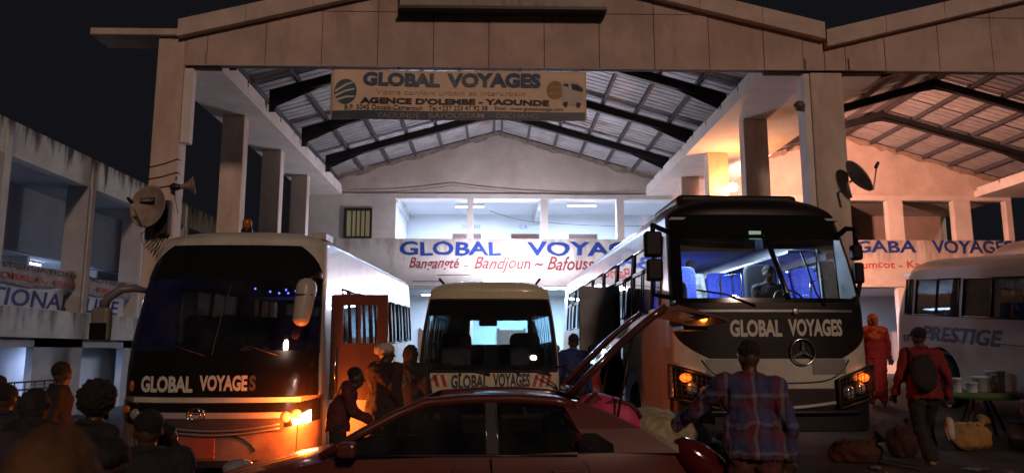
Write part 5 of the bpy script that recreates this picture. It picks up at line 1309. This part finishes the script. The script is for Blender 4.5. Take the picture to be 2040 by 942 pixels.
lump('sack', 'bulging pale woven sack behind the pink bag in the car', 'sack', (1.44, 6.45, cz + 1.06), (0.38, 0.30, 0.16), weave(), (0, R(14), R(10)), 5, 0.07)
lump('plastic_bag', 'crumpled white plastic bag hanging by the car tail lamp', 'bag', (1.88, 6.15, cz + 0.72), (0.09, 0.08, 0.22), mat('white_plastic', (0.55, 0.62, 0.52), 0.35, var=0.2, scale=9), (0, R(-18), 0), 8, 0.16)
lump('bundle', 'dark folded bundle on the open boot sill behind the sack', 'bundle', (1.78, 6.75, cz + 0.88), (0.22, 0.20, 0.10), mat('dark_bundle', (0.03, 0.025, 0.02), 0.7), (0, 0, 0), 12, 0.1)

# ================================================================== street stall at the right
tx, ty = 7.55, 11.8; tz = ground(tx, ty)
tb = thing('stall_table', 'round stall table with green cloth beside the minibus', 'table', (tx, ty, tz))
green = mat('green_cloth', (0.10, 0.16, 0.03), 0.8, var=0.2, scale=3)
MB().lathe([(1e-4, 0.70), (0.50, 0.70), (0.54, 0.69), (0.555, 0.66), (0.55, 0.60), (0.53, 0.605), (0.52, 0.665), (1e-4, 0.668)], 36).build('cloth_top', green, tb)
for k in range(4):
    a = k * math.pi / 2 + 0.5; MB().tube([(0.4 * math.cos(a), 0.4 * math.sin(a), 0.0), (0.12 * math.cos(a), 0.12 * math.sin(a), 0.66)], 0.022, 8).build('leg', mat('dark_wood', (0.05, 0.03, 0.02), 0.7), tb)
plast = mat('white_bucket', (0.62, 0.64, 0.66), 0.35, var=0.05)
def bucket(label, x, y, z, r_, h, m=plast, lid=True, cat='bucket'):
    t = thing('bucket', label, cat, (x, y, z), (0, 0, 0), 'tubs on the stall table')
    MB().lathe([(r_ * 0.82, 0.0), (r_ * 0.86, 0.005), (r_ * 0.98, h * 0.93), (r_ * 1.06, h * 0.93), (r_ * 1.06, h * 0.98)] + ([] if lid else [(r_ * 0.95, h * 0.98), (r_ * 0.82, 0.02), (1e-4, 0.02)]), 28).build('tub', m, t)
    if lid: MB().lathe([(r_ * 1.08, h * 0.981), (r_ * 1.08, h * 1.03), (r_ * 0.98, h * 1.05), (1e-4, h * 1.04)], 28).build('lid', m, t)
    return t
zt = tz + 0.702
bucket('small white tub half hidden behind the walking man', tx - 0.42, ty - 0.15, zt, 0.065, 0.21)
bucket('low white tub with yellow food second from the left on the table', tx - 0.24, ty - 0.22, zt, 0.085, 0.15, lid=False)
bucket('wide lidded white tub in the middle of the stall table', tx - 0.02, ty - 0.10, zt, 0.115, 0.23)
bucket('biggest white bucket with orange shine at the right of the table', tx + 0.30, ty + 0.02, zt, 0.135, 0.31)
jr = thing('jar', 'clear brown jar between the two larger buckets on the table', 'jar', (tx + 0.13, ty - 0.22, zt))
MB().lathe([(0.055, 0), (0.06, 0.02), (0.06, 0.18), (0.042, 0.215), (0.042, 0.25)], 20).build('glass_wall', glass('jar_glass', (0.75, 0.55, 0.35), base=0.08), jr); MB().lathe([(0.05, 0.005), (0.052, 0.11), (1e-4, 0.112)], 20).build('contents', mat('jar_contents', (0.35, 0.17, 0.05), 0.6), jr)
MB().lathe([(0.046, 0.25), (0.046, 0.275), (1e-4, 0.278)], 20).build('lid', alu, jr)
lump('food', 'yellow food heaped in the low white tub', 'food', (tx - 0.24, ty - 0.22, zt + 0.12), (0.07, 0.07, 0.035), mat('yellow_food', (0.55, 0.33, 0.04), 0.7), seed=4, res=10)
dx_, dy_ = 7.85, 11.2; dz_ = ground(dx_, dy_)
dm = thing('drum', 'rust brown drum with bottles on top in front of the stall', 'drum', (dx_, dy_, dz_))
MB().lathe([(0.25, 0), (0.27, 0.02), (0.265, 0.14), (0.275, 0.15), (0.265, 0.16), (0.28, 0.34), (0.285, 0.35), (0.285, 0.37), (1e-4, 0.37)], 32).build('shell', mat('drum_rust', (0.22, 0.09, 0.045), 0.55, metal=0.3, var=0.3), dm)
MB().lathe([(0.30, 0.371), (0.30, 0.39), (1e-4, 0.392)], 32).build('tray', black_plastic, dm)
for k, (ox, c_) in enumerate(((-0.06, (0.5, 0.05, 0.05)), (0.05, (0.10, 0.25, 0.45)))):
    b_ = thing('bottle', ('water bottle with red label on the drum', 'water bottle with blue label on the drum')[k], 'bottle', (dx_ + ox - 0.04, dy_ - 0.1, dz_ + 0.393), (0, 0, 0), 'bottles on the drum')
    MB().lathe([(0.038, 0), (0.042, 0.02), (0.042, 0.22), (0.016, 0.29), (0.016, 0.31)], 16).build('bottle_wall', glass('bottle_plastic', (0.8, 0.85, 0.85), base=0.15), b_)
    MB().lathe([(0.0435, 0.10), (0.0435, 0.18)], 16, caps=False).build('bottle_label', mat('bottle_label', c_, 0.5), b_); MB().lathe([(0.019, 0.305), (0.019, 0.33), (1e-4, 0.332)], 12).build('cap', mat('bottle_cap', c_, 0.4), b_)
lump('cloth_sack', 'ochre cloth sack slumped under the stall table', 'sack', (7.0, 11.25, ground(7.0, 11.25) + 0.17), (0.34, 0.22, 0.20), mat('ochre_cloth', (0.42, 0.22, 0.06), 0.8, var=0.2), (0, 0, 0.3), 21, 0.14)
lump('cloth_sack', 'red brown sack on the ground under the tall coach bumper', 'sack', (5.0, 10.6, 0.13), (0.34, 0.24, 0.16), mat('rust_cloth', (0.10, 0.032, 0.022), 0.9, var=0.3, bump=0.6, bscale=8), (0, 0, -0.2), 25, 0.14)
lump('cloth_sack', 'dull red sack standing behind the walking man legs', 'sack', (5.9, 11.1, 0.2), (0.22, 0.2, 0.22), mat('brick_cloth', (0.07, 0.02, 0.016), 0.9, var=0.3, bump=0.6, bscale=8), (0, 0, 0.5), 29, 0.12)
# scraps of litter
lit_m = mat('litter', (0.32, 0.26, 0.20), 0.8, var=0.3, scale=8)
for k, (x, y, s_, nm) in enumerate(((4.3, 9.2, 0.16, 'flattened pale carton on the ground under the coach corner'), (4.9, 9.9, 0.12, 'torn paper scrap beside the red brown sack'), (5.3, 9.0, 0.10, 'small paper scrap in front of the walking man'), (6.1, 9.75, 0.15, 'flattened paper right of the walking man feet'), (6.4, 9.5, 0.09, 'tiny paper scrap between the walking man and the drum'))):
    rnd = random.Random(k); mbp = MB(); mbp.grid(lambda u, v: (s_ * (u - 0.5) * 2, s_ * (v - 0.5), 0.02 + 0.03 * rnd.random()), 5, 3)
    o = mbp.build('paper_scrap', lit_m); o.location = (x, y, ground(x, y)); o.rotation_euler = (0, 0, k * 1.1); solid(o, 0.003, 0); tag(o, nm, 'litter', 'scraps of litter')

# ================================================================== people
def cloth(name, c, **k):
    k.setdefault('var', 0.18); k.setdefault('scale', 7); k.setdefault('bump', 0.35); k.setdefault('bscale', 9)
    return mat(name, c, 0.85, **k)
skin_m = mat('dark_skin', (0.085, 0.045, 0.028), 0.5, var=0.12, scale=8)
hair_m = mat('black_hair', (0.012, 0.010, 0.009), 0.8, var=0.2, scale=30, bump=0.8, bscale=90)
shoe_m = mat('dark_shoe', (0.025, 0.022, 0.02), 0.5)
def remesh(o, vox, smooth=4):
    m = o.modifiers.new('remesh', 'REMESH'); m.mode = 'VOXEL'; m.voxel_size = vox; m.use_smooth_shade = True
    s_ = o.modifiers.new('smooth', 'SMOOTH'); s_.iterations = smooth; s_.factor = 0.5
    return o
J0 = dict(pelvis=(0, 0, .95), waist=(0, 0, 1.10), chest=(0, 0, 1.32), neck=(0, 0.01, 1.48), head=(0, -0.02, 1.605),
          shL=(-.185, 0, 1.425), shR=(.185, 0, 1.425), elL=(-.245, .03, 1.15), elR=(.245, .03, 1.15), wrL=(-.25, -.06, .90), wrR=(.25, -.06, .90),
          hiL=(-.095, 0, .92), hiR=(.095, 0, .92), knL=(-.105, -.015, .50), knR=(.105, -.015, .50), anL=(-.105, .02, .085), anR=(.105, .02, .085))
def person(label, loc, rotz, h=1.72, pose=None, shirt=None, trousers=None, hair=hair_m, skin=skin_m, shoes=shoe_m, sleeve='long', vox=0.018, fingers=True, headwear=None, bulk=1.0, hairsize=1.0, skirt=False, mask=None):
    J = dict(J0); J.update(pose or {}); J = {k: Vector(v) for k, v in J.items()}
    k = h / 1.74
    root = thing('person', label, 'person', loc, (0, 0, rotz)); root.scale = (k, k, k)
    b = MB()
    hd = J['head']; fw = Vector((0, -1, 0)) if 'look' not in J else (J['look'] - hd).normalized()
    rt = Vector((-fw.y, fw.x, 0)).normalized(); up = rt.cross(fw) * -1 if rt.cross(fw).z < 0 else rt.cross(fw)
    M3 = Matrix((( rt.x, -fw.x, up.x), (rt.y, -fw.y, up.y), (rt.z, -fw.z, up.z))).to_4x4()
    H = lambda x, y, z: hd + (M3.to_3x3() @ Vector((x, y, z)))
    b.ball(hd + up * 0.02, (0.076, 0.096, 0.105), 14, M3); b.ball(H(0, -0.015, -0.05), (0.058, 0.072, 0.07), 10, M3)
    b.cap(H(0, -0.092, 0.005), 0.010, H(0, -0.108, -0.025), 0.016)          # nose
    b.ball(H(0, -0.082, -0.065), (0.026, 0.012, 0.010), 8, M3)               # mouth
    for s_ in (-1, 1):
        b.ball(H(s_ * 0.078, 0.008, -0.005), (0.012, 0.022, 0.034), 8, M3)   # ears
        b.ball(H(s_ * 0.032, -0.082, 0.036), (0.022, 0.012, 0.008), 8, M3)   # brows
    b.cap(J['neck'] - Vector((0, 0, .05)), 0.066, hd - up * 0.07, 0.054)
    b.cap(J['pelvis'], 0.11, J['chest'], 0.12); b.cap(J['shL'], 0.05, J['shR'], 0.05)
    tips = {}
    for s_ in 'LR':
        sh, el, wr = J['sh' + s_], J['el' + s_], J['wr' + s_]
        b.cap(sh, 0.050, el, 0.036); b.cap(el, 0.038, wr, 0.025)
        d = (wr - el).normalized(); side = d.cross(Vector((0, -1, 0.15))); side = side.normalized() if side.length > .05 else Vector((1, 0, 0))
        nrm = d.cross(side)
        palm = wr + d * 0.075
        for q in (-0.024, 0, 0.024): b.cap(wr + d * 0.012 + side * q * .6, 0.017, palm + side * q, 0.016)
        if fingers:
            for q, L_ in zip((-0.033, -0.011, 0.011, 0.032), (0.065, 0.08, 0.083, 0.068)):
                p0 = palm + side * q; p1 = p0 + d * L_ * .55 + side * q * .25; p2 = p1 + d * L_ * .38 + nrm * L_ * .35
                b.cap(p0, 0.0095, p1, 0.009); b.cap(p1, 0.009, p2, 0.0075)
            sg = 1 if s_ == 'L' else -1
            p0 = wr + d * 0.03 + side * 0.025 * sg; p1 = p0 + d * 0.035 + side * 0.035 * sg + nrm * .01; b.cap(p0, 0.013, p1, 0.011); b.cap(p1, 0.011, p1 + d * 0.035 + nrm * .008, 0.009)
        hi, kn, an = J['hi' + s_], J['kn' + s_], J['an' + s_]
        b.cap(hi, 0.08, kn, 0.052); b.cap(kn, 0.05, an, 0.036)
    remesh(b.build('body', skin, root), min(vox, 0.012) if fingers else vox, 2)
    if shirt:
        c = MB(); w_ = bulk
        c.ball(J['chest'], (0.185 * w_, 0.125 * w_, 0.21), 12); c.ball(J['waist'], (0.165 * w_, 0.12 * w_, 0.20), 12); c.ball(J['pelvis'] + Vector((0, 0, 0.0)), (0.175 * w_, 0.125 * w_, 0.13), 12)
        c.cap(J['pelvis'], 0.125 * w_, J['chest'], 0.125 * w_); c.cap(J['shL'] * .85 + J['shR'] * .15, 0.075, J['shR'] * .85 + J['shL'] * .15, 0.075)
        c.cap(J['neck'] - Vector((0, 0, .06)), 0.085, J['neck'] - Vector((0, 0, .005)), 0.068)
        for s_ in 'LR':
            sh, el, wr = J['sh' + s_], J['el' + s_], J['wr' + s_]
            c.cap(sh, 0.072 * w_, el, 0.058 * w_)
            if sleeve == 'long': c.cap(el, 0.055 * w_, wr, 0.042)
        c.lathe([(0.15 * w_, 0.90), (0.205 * w_, 0.86), (0.195 * w_, 1.0), (0.18 * w_, 1.15), (0.15 * w_, 1.2)], 16, Matrix.Translation(J['pelvis'] - Vector((0, 0, 0.95))) @ Matrix.Diagonal((1, 0.72, 1, 1)))
        for s_ in 'LR':
            e_, q_ = (J['wr' + s_], J['el' + s_]) if sleeve == 'long' else (J['el' + s_], J['sh' + s_]); d_ = (e_ - q_).normalized(); c.cap(e_ - d_ * 0.05, 0.05 * w_, e_ - d_ * 0.015, 0.053 * w_)
        rumple(remesh(c.build('shirt', shirt, root), vox, 3), 0.05, 0.11)
        cl = MB(); cl.tube([J['neck'] + Vector((0.072 * math.cos(a * math.pi / 8), 0.068 * math.sin(a * math.pi / 8), 0.012 + 0.014 * math.sin(a * math.pi / 8))) for a in range(16)], 0.020, 6, closed=True); cl.build('collar', shirt, root)
    if trousers:
        t = MB(); t.ball(J['pelvis'] - Vector((0, 0, .02)), (0.165, 0.122, 0.13), 12)
        if skirt:
            ctr = (J['anL'] + J['anR']) / 2; t.cap(J['pelvis'], 0.15, ctr + Vector((0, 0, .25)), 0.20)
        for s_ in 'LR':
            hi, kn, an = J['hi' + s_], J['kn' + s_], J['an' + s_]
            t.cap(hi, 0.108, kn, 0.084); t.cap(kn, 0.082, an + Vector((0, 0, .02)), 0.076)
        rumple(remesh(t.build('trousers', trousers, root), vox), 0.045, 0.10)
    for s_ in 'LR':
        an, kn = J['an' + s_], J['kn' + s_]
        c = MB(); c.cap(an + Vector((0, .03, -.035)), 0.045, an + Vector((0, -.13, -.05)), 0.035); c.cap(an, 0.045, an + Vector((0, 0, -.03)), 0.045)
        remesh(c.build('shoe', shoes, root), vox, 2)
    if hair:
        c = MB(); hs_ = hairsize
        c.ball(hd + up * (0.045 + 0.01 * hs_) - fw * 0.018, (0.083 * hs_, 0.098 * hs_, 0.088 * hs_), 12, M3)
        o = remesh(c.build('hair', hair, root), 0.009, 1)
        rumple(o, 0.05 if hs_ > 1.15 else 0.022, 0.03)
    if mask:
        MB().grid(lambda u, v: H(0.075 * math.sin((u - .5) * 2.6), -0.022 - 0.088 * math.cos((u - .5) * 2.6), -0.095 + 0.085 * v), 10, 5).build('face_mask', mask, root)
    if headwear:
        kind, m = headwear
        c = MB()
        if kind == 'cap':
            c.ball(hd + up * 0.055, (0.090, 0.106, 0.075), 12, M3); c.cap(H(0, -0.09, 0.06), 0.02, H(0, -0.16, 0.045), 0.012); c.cap(H(-.04, -0.08, 0.06), 0.02, H(-.03, -0.15, 0.045), 0.012); c.cap(H(.04, -0.08, 0.06), 0.02, H(.03, -0.15, 0.045), 0.012)
        elif kind == 'hood':
            c.ball(hd + up * 0.015 - fw * 0.02, (0.105, 0.115, 0.14), 12, M3); c.cap(hd - up * 0.08 - fw * .03, 0.09, J['chest'] - fw * 0.03 + Vector((0, 0, .02)), 0.19); c.cap(J['shL'] * .9 + J['shR'] * .1, 0.09, J['shR'] * .9 + J['shL'] * .1, 0.09)
        elif kind == 'wrap':
            c.ball(hd + up * 0.06 - fw * 0.01, (0.10, 0.115, 0.085), 12, M3); c.ball(hd + up * 0.05 - fw * 0.09, 0.06, 8)
        rumple(remesh(c.build('hood' if kind == 'hood' else 'cap', m, root), 0.012, 2), 0.045 if kind != 'cap' else 0.015, 0.07)
    return root

def plaid():
    m = bpy.data.materials.new('plaid_cloth'); m.use_nodes = True; n = m.node_tree.nodes; l = m.node_tree.links; b = n['Principled BSDF']; b.inputs['Roughness'].default_value = 0.9
    tc = n.new('ShaderNodeTexCoord'); nzp = n.new('ShaderNodeTexNoise'); nzp.inputs['Scale'].default_value = 5.0; nzp.inputs['Detail'].default_value = 3; l.new(tc.outputs['Object'], nzp.inputs['Vector'])
    sc_ = n.new('ShaderNodeVectorMath'); sc_.operation = 'MULTIPLY_ADD'; sc_.inputs[1].default_value = (0.12, 0.12, 0.12); l.new(nzp.outputs['Color'], sc_.inputs[0]); l.new(tc.outputs['Object'], sc_.inputs[2])
    sp = n.new('ShaderNodeSeparateXYZ'); l.new(sc_.outputs[0], sp.inputs[0])
    def bands(axis, period, ramp, ph=0.0):
        mu = n.new('ShaderNodeMath'); mu.operation = 'MULTIPLY_ADD'; mu.inputs[1].default_value = 1 / period; mu.inputs[2].default_value = ph; l.new(sp.outputs[axis], mu.inputs[0])
        fr = n.new('ShaderNodeMath'); fr.operation = 'FRACT'; l.new(mu.outputs[0], fr.inputs[0])
        cr = n.new('ShaderNodeValToRGB'); cr.color_ramp.interpolation = 'CONSTANT'
        e = cr.color_ramp.elements; e[0].position = 0; e[0].color = (*ramp[0][1], 1); e[1].position = ramp[1][0]; e[1].color = (*ramp[1][1], 1)
        for p_, c_ in ramp[2:]: x = e.new(p_); x.color = (*c_, 1)
        l.new(fr.outputs[0], cr.inputs[0]); return cr
    bl = (0.05, 0.055, 0.16); rd_ = (0.13, 0.025, 0.03); wh = (0.20, 0.17, 0.18); dk = (0.03, 0.03, 0.07)
    a = bands(0, 0.20, [(0, bl), (0.32, dk), (0.42, wh), (0.55, rd_), (0.85, dk)], 0.3); c = bands(2, 0.21, [(0, bl), (0.3, rd_), (0.55, dk), (0.66, wh), (0.80, bl)], 0.1)
    mx = n.new('ShaderNodeMixRGB'); mx.inputs[0].default_value = 0.45; l.new(a.outputs[0], mx.inputs[1]); l.new(c.outputs[0], mx.inputs[2]); l.new(mx.outputs[0], b.inputs['Base Color'])
    return m
jeans_red = cloth('rust_trousers', (0.13, 0.035, 0.025)); dark_tr = cloth('black_trousers', (0.018, 0.017, 0.018)); navy_tr = cloth('navy_trousers', (0.02, 0.025, 0.05))
black_c = cloth('black_cloth', (0.016, 0.015, 0.017)); brown_c = cloth('brown_cloth', (0.06, 0.045, 0.04)); blue_c = cloth('blue_jacket', (0.025, 0.045, 0.20))
G = lambda x, y: (x, y, ground(x, y))

# the man in the plaid shirt, back to the camera, reaching into the car boot
person('man in plaid shirt with back turned reaching toward the open car boot', G(1.93, 5.75), R(180 - 14), 1.71,
       dict(shR=(.185, -0.02, 1.42), elR=(.42, -.16, 1.20), wrR=(.60, -.34, 1.03), shL=(-.19, 0, 1.40), elL=(-.275, .05, 1.13), wrL=(-.26, -.02, .88), chest=(0, -.03, 1.31), neck=(0, -.03, 1.47), head=(-.005, -.06, 1.61), look=(.25, -.5, 1.52)),
       plaid(), jeans_red, vox=0.014, bulk=1.15, hairsize=0.97, hair=mat('cropped_hair', (0.035, 0.022, 0.016), 0.8, var=0.3, scale=60, bump=0.8, bscale=160))
# the walking man
red_j = cloth('red_jacket', (0.22, 0.014, 0.016))
person('man in dark red jacket walking away past the stall with a black backpack', G(5.58, 9.85), R(178), 1.80,
       dict(knL=(-.10, -.20, .52), anL=(-.10, -.10, .13), knR=(.10, .02, .50), anR=(.10, .22, .16), elL=(-.27, .08, 1.15), wrL=(-.30, 0, .90), elR=(.27, -.02, 1.15), wrR=(.28, -.16, .93), head=(0, -.03, 1.62)),
       red_j, dark_tr, shoes=mat('pale_sole_shoe', (0.20, 0.18, 0.15), 0.6), vox=0.016, bulk=1.1, headwear=('cap', black_c))
bpk = thing('backpack', 'black backpack worn by the man in the red jacket', 'backpack', (5.50, 9.68, ground(5.58, 9.85)))
c = MB(); c.ball((0, -0.0, 1.22), (0.17, 0.10, 0.25), 12); c.ball((0, -0.06, 1.12), (0.13, 0.06, 0.13), 10); remesh(c.build('pack', black_c, bpk), 0.014, 2)
for s_ in (-1, 1): MB().tube([(s_ * 0.10, 0.02, 1.42), (s_ * 0.12, 0.12, 1.53), (s_ * 0.12, 0.28, 1.45)], 0.02, 6).build('strap', black_c, bpk)
lump('plastic_bag', 'pale plastic bag in the hand of the walking man', 'bag', (5.80, 9.72, ground(5.8, 9.7) + 0.52), (0.06, 0.06, 0.15), mat('bag_white', (0.5, 0.48, 0.42), 0.4), (0, 0, 0), 33, 0.12)
# woman in orange hood behind the coach
org = cloth('orange_cloth', (0.80, 0.13, 0.02)); redd = cloth('red_wrap', (0.45, 0.02, 0.015))
person('woman in bright orange hood and red wrap beside the tall coach', G(7.22, 14.3), R(-20), 1.70, None, redd, redd, hair=None, headwear=('hood', org), skirt=True)
# people between small bus and coach
person('man in blue jacket between the small bus and the coach', G(1.25, 12.1), R(150), 1.80, dict(look=(.4, -.5, 1.6)), blue_c, dark_tr)
person('person in white and red top half hidden by the raised tailgate', G(1.62, 12.5), R(60), 1.62, None, cloth('white_red_top', (0.45, 0.32, 0.30), c2=(0.35, 0.03, 0.02), scale=2.5, detail=0), dark_tr)
person('dark figure standing at the coach side door', G(1.95, 12.9), R(200), 1.66, None, black_c, dark_tr)
person('small figure in blue at the rear of the hall behind the small bus', G(1.95, 23.6), R(0), 1.7, None, blue_c, navy_tr)
# by the door of the left coach
striped = mat('striped_cap_cloth', (0.40, 0.36, 0.33), 0.8, var=0.1)
person('porter in brown jacket with pale cap by the left coach door', G(-1.32, 9.2), R(140), 1.76, dict(look=(-.5, -.4, 1.6), elR=(.25, -.12, 1.2), wrR=(.10, -.30, 1.25)), cloth('rust_jacket', (0.045, 0.018, 0.015), c2=(0.015, 0.008, 0.008), scale=3), dark_tr, headwear=('wrap', striped), bulk=1.3)
person('person in dark coat squeezed between left coach and small bus', G(-1.12, 10.2), R(170), 1.72, None, black_c, dark_tr, bulk=1.25, headwear=('hood', black_c))
person('stooping man in maroon shirt beside the amber lamp of the left coach', G(-1.75, 8.7), R(100), 1.60, dict(head=(0, -.2, 1.5), neck=(0, -.13, 1.40), chest=(0, -.1, 1.27), shL=(-.18, -.1, 1.36), shR=(.18, -.1, 1.36), elL=(-.22, -.18, 1.1), wrL=(-.16, -.38, 1.0), elR=(.22, -.18, 1.1), wrR=(.16, -.38, 1.0)), cloth('maroon_shirt', (0.10, 0.02, 0.02)), dark_tr)
# waiting crowd at the left
person('tall man in black jacket standing apart at the far left', G(-4.48, 8.0), R(110), 1.72, dict(look=(0.5, -.4, 1.6)), black_c, dark_tr, vox=0.02, bulk=1.15)
person('person in black at the left edge facing the gallery building', G(-5.6, 8.8), R(200), 1.58, None, black_c, dark_tr, bulk=1.1)
person('short person in dark coat leftmost in the crowd', G(-6.3, 9.4), R(180), 1.55, None, navy_tr, dark_tr)
person('woman with big curly hair and white mask in the crowd', G(-2.62, 5.1), R(150), 1.62, dict(look=(.45, -.5, 1.58)), black_c, dark_tr, hairsize=1.5, vox=0.016, mask=cloth('mask_white', (0.55, 0.52, 0.50)))
person('man in tan shirt bending in front of the left coach', G(-2.20, 4.6), R(120), 1.56, dict(head=(0, -.26, 1.44), neck=(0, -.18, 1.36), chest=(0, -.14, 1.24), shL=(-.18, -.14, 1.32), shR=(.18, -.14, 1.32), elL=(-.24, -.2, 1.06), wrL=(-.2, -.4, 1.0), elR=(.24, -.2, 1.06), wrR=(.2, -.4, 1.0)), cloth('tan_shirt', (0.16, 0.12, 0.085)), dark_tr, vox=0.016)
person('broad person in black coat and cap in front of the left coach wheel', G(-1.88, 4.25), R(205), 1.50, None, black_c, dark_tr, bulk=1.35, headwear=('cap', black_c), vox=0.016)
crowd = [
 ('person in dark hood left of the curly haired woman', (-3.3, 5.6), 160, 1.60, black_c, ('hood', black_c), 1.2),
 ('person in navy jacket and cap in front of the tall man', (-3.95, 6.3), 190, 1.62, navy_tr, ('cap', navy_tr), 1.2),
 ('person in dark brown coat near the left edge of the crowd', (-4.4, 6.4), 175, 1.56, brown_c, None, 1.25),
 ('bareheaded person in black at the left edge below the railing', (-4.25, 5.4), 170, 1.60, black_c, None, 1.2),
 ('person in black shawl at the crowd front right of the pale cap', (-1.62, 3.3), 185, 1.44, black_c, ('wrap', black_c), 1.3),
 ('person in charcoal coat between the shawl and the curly hair', (-2.35, 3.7), 170, 1.46, cloth('charcoal_coat', (0.03, 0.03, 0.034)), ('cap', black_c), 1.3),
 ('hooded person in dark grey behind the purple shawl', (-2.75, 4.1), 200, 1.50, cloth('grey_coat', (0.04, 0.036, 0.036)), ('hood', cloth('grey_hood', (0.04, 0.036, 0.036))), 1.2)]
for lab, (x, y), rz_, hh, cm, hw_, bk in crowd:
    person(lab, G(x, y), R(rz_), hh, dict(elL=(-.27, .0, 1.16), wrL=(-.16, -.2, 1.02)), cm, dark_tr, headwear=hw_, bulk=bk, vox=0.018, fingers=False)
person('nearest person in ochre hood at the lower left corner', G(-0.98, 1.75), R(180), 1.60, None, cloth('dark_olive_top', (0.05, 0.045, 0.03)), dark_tr, headwear=('hood', cloth('ochre_wrap', (0.15, 0.07, 0.028), bump=0.8)), vox=0.012, bulk=1.15)
person('person in purple grey shawl behind the ochre hood', G(-1.55, 2.45), R(160), 1.54, None, cloth('shawl', (0.07, 0.05, 0.075)), dark_tr, headwear=('hood', cloth('shawl_hood', (0.07, 0.05, 0.075))), vox=0.014, bulk=1.2)
person('person in pale cap at the very bottom left corner', G(-0.80, 1.22), R(170), 1.43, None, cloth('grey_top', (0.12, 0.11, 0.11)), dark_tr, headwear=('cap', cloth('pale_cap', (0.50, 0.46, 0.40))), vox=0.012)
# passengers of the right coach
person('standing passenger in white shirt inside the tall coach', (3.44, 13.1, 1.46), R(160), 1.62, None, cloth('white_shirt', (0.42, 0.45, 0.47)), dark_tr, vox=0.02)
SIT = dict(pelvis=(0, 0, .50), waist=(0, 0, .66), chest=(0, -.01, .88), neck=(0, 0, 1.04), head=(0, -.02, 1.185), shL=(-.185, 0, .985), shR=(.185, 0, .985), elL=(-.24, -.05, .72), elR=(.24, -.05, .72), wrL=(-.18, -.28, .72), wrR=(.18, -.28, .72), hiL=(-.095, -.02, .50), hiR=(.095, -.02, .50), knL=(-.11, -.42, .50), knR=(.11, -.42, .50), anL=(-.11, -.40, .08), anR=(.11, -.40, .08))
person('driver silhouette seated at the wheel of the tall coach', (4.15, 11.30, 1.46), R(0), 1.75, SIT, black_c, dark_tr, vox=0.02, fingers=False)
person('seated passenger in red at the left window of the tall coach', (2.58, 12.9, 1.62), R(0), 1.70, SIT, cloth('passenger_red', (0.60, 0.05, 0.05)), dark_tr, vox=0.02, fingers=False)
person('seated passenger in black behind the blue seats of the tall coach', (2.95, 13.9, 1.7), R(0), 1.75, SIT, black_c, dark_tr, vox=0.02, fingers=False)
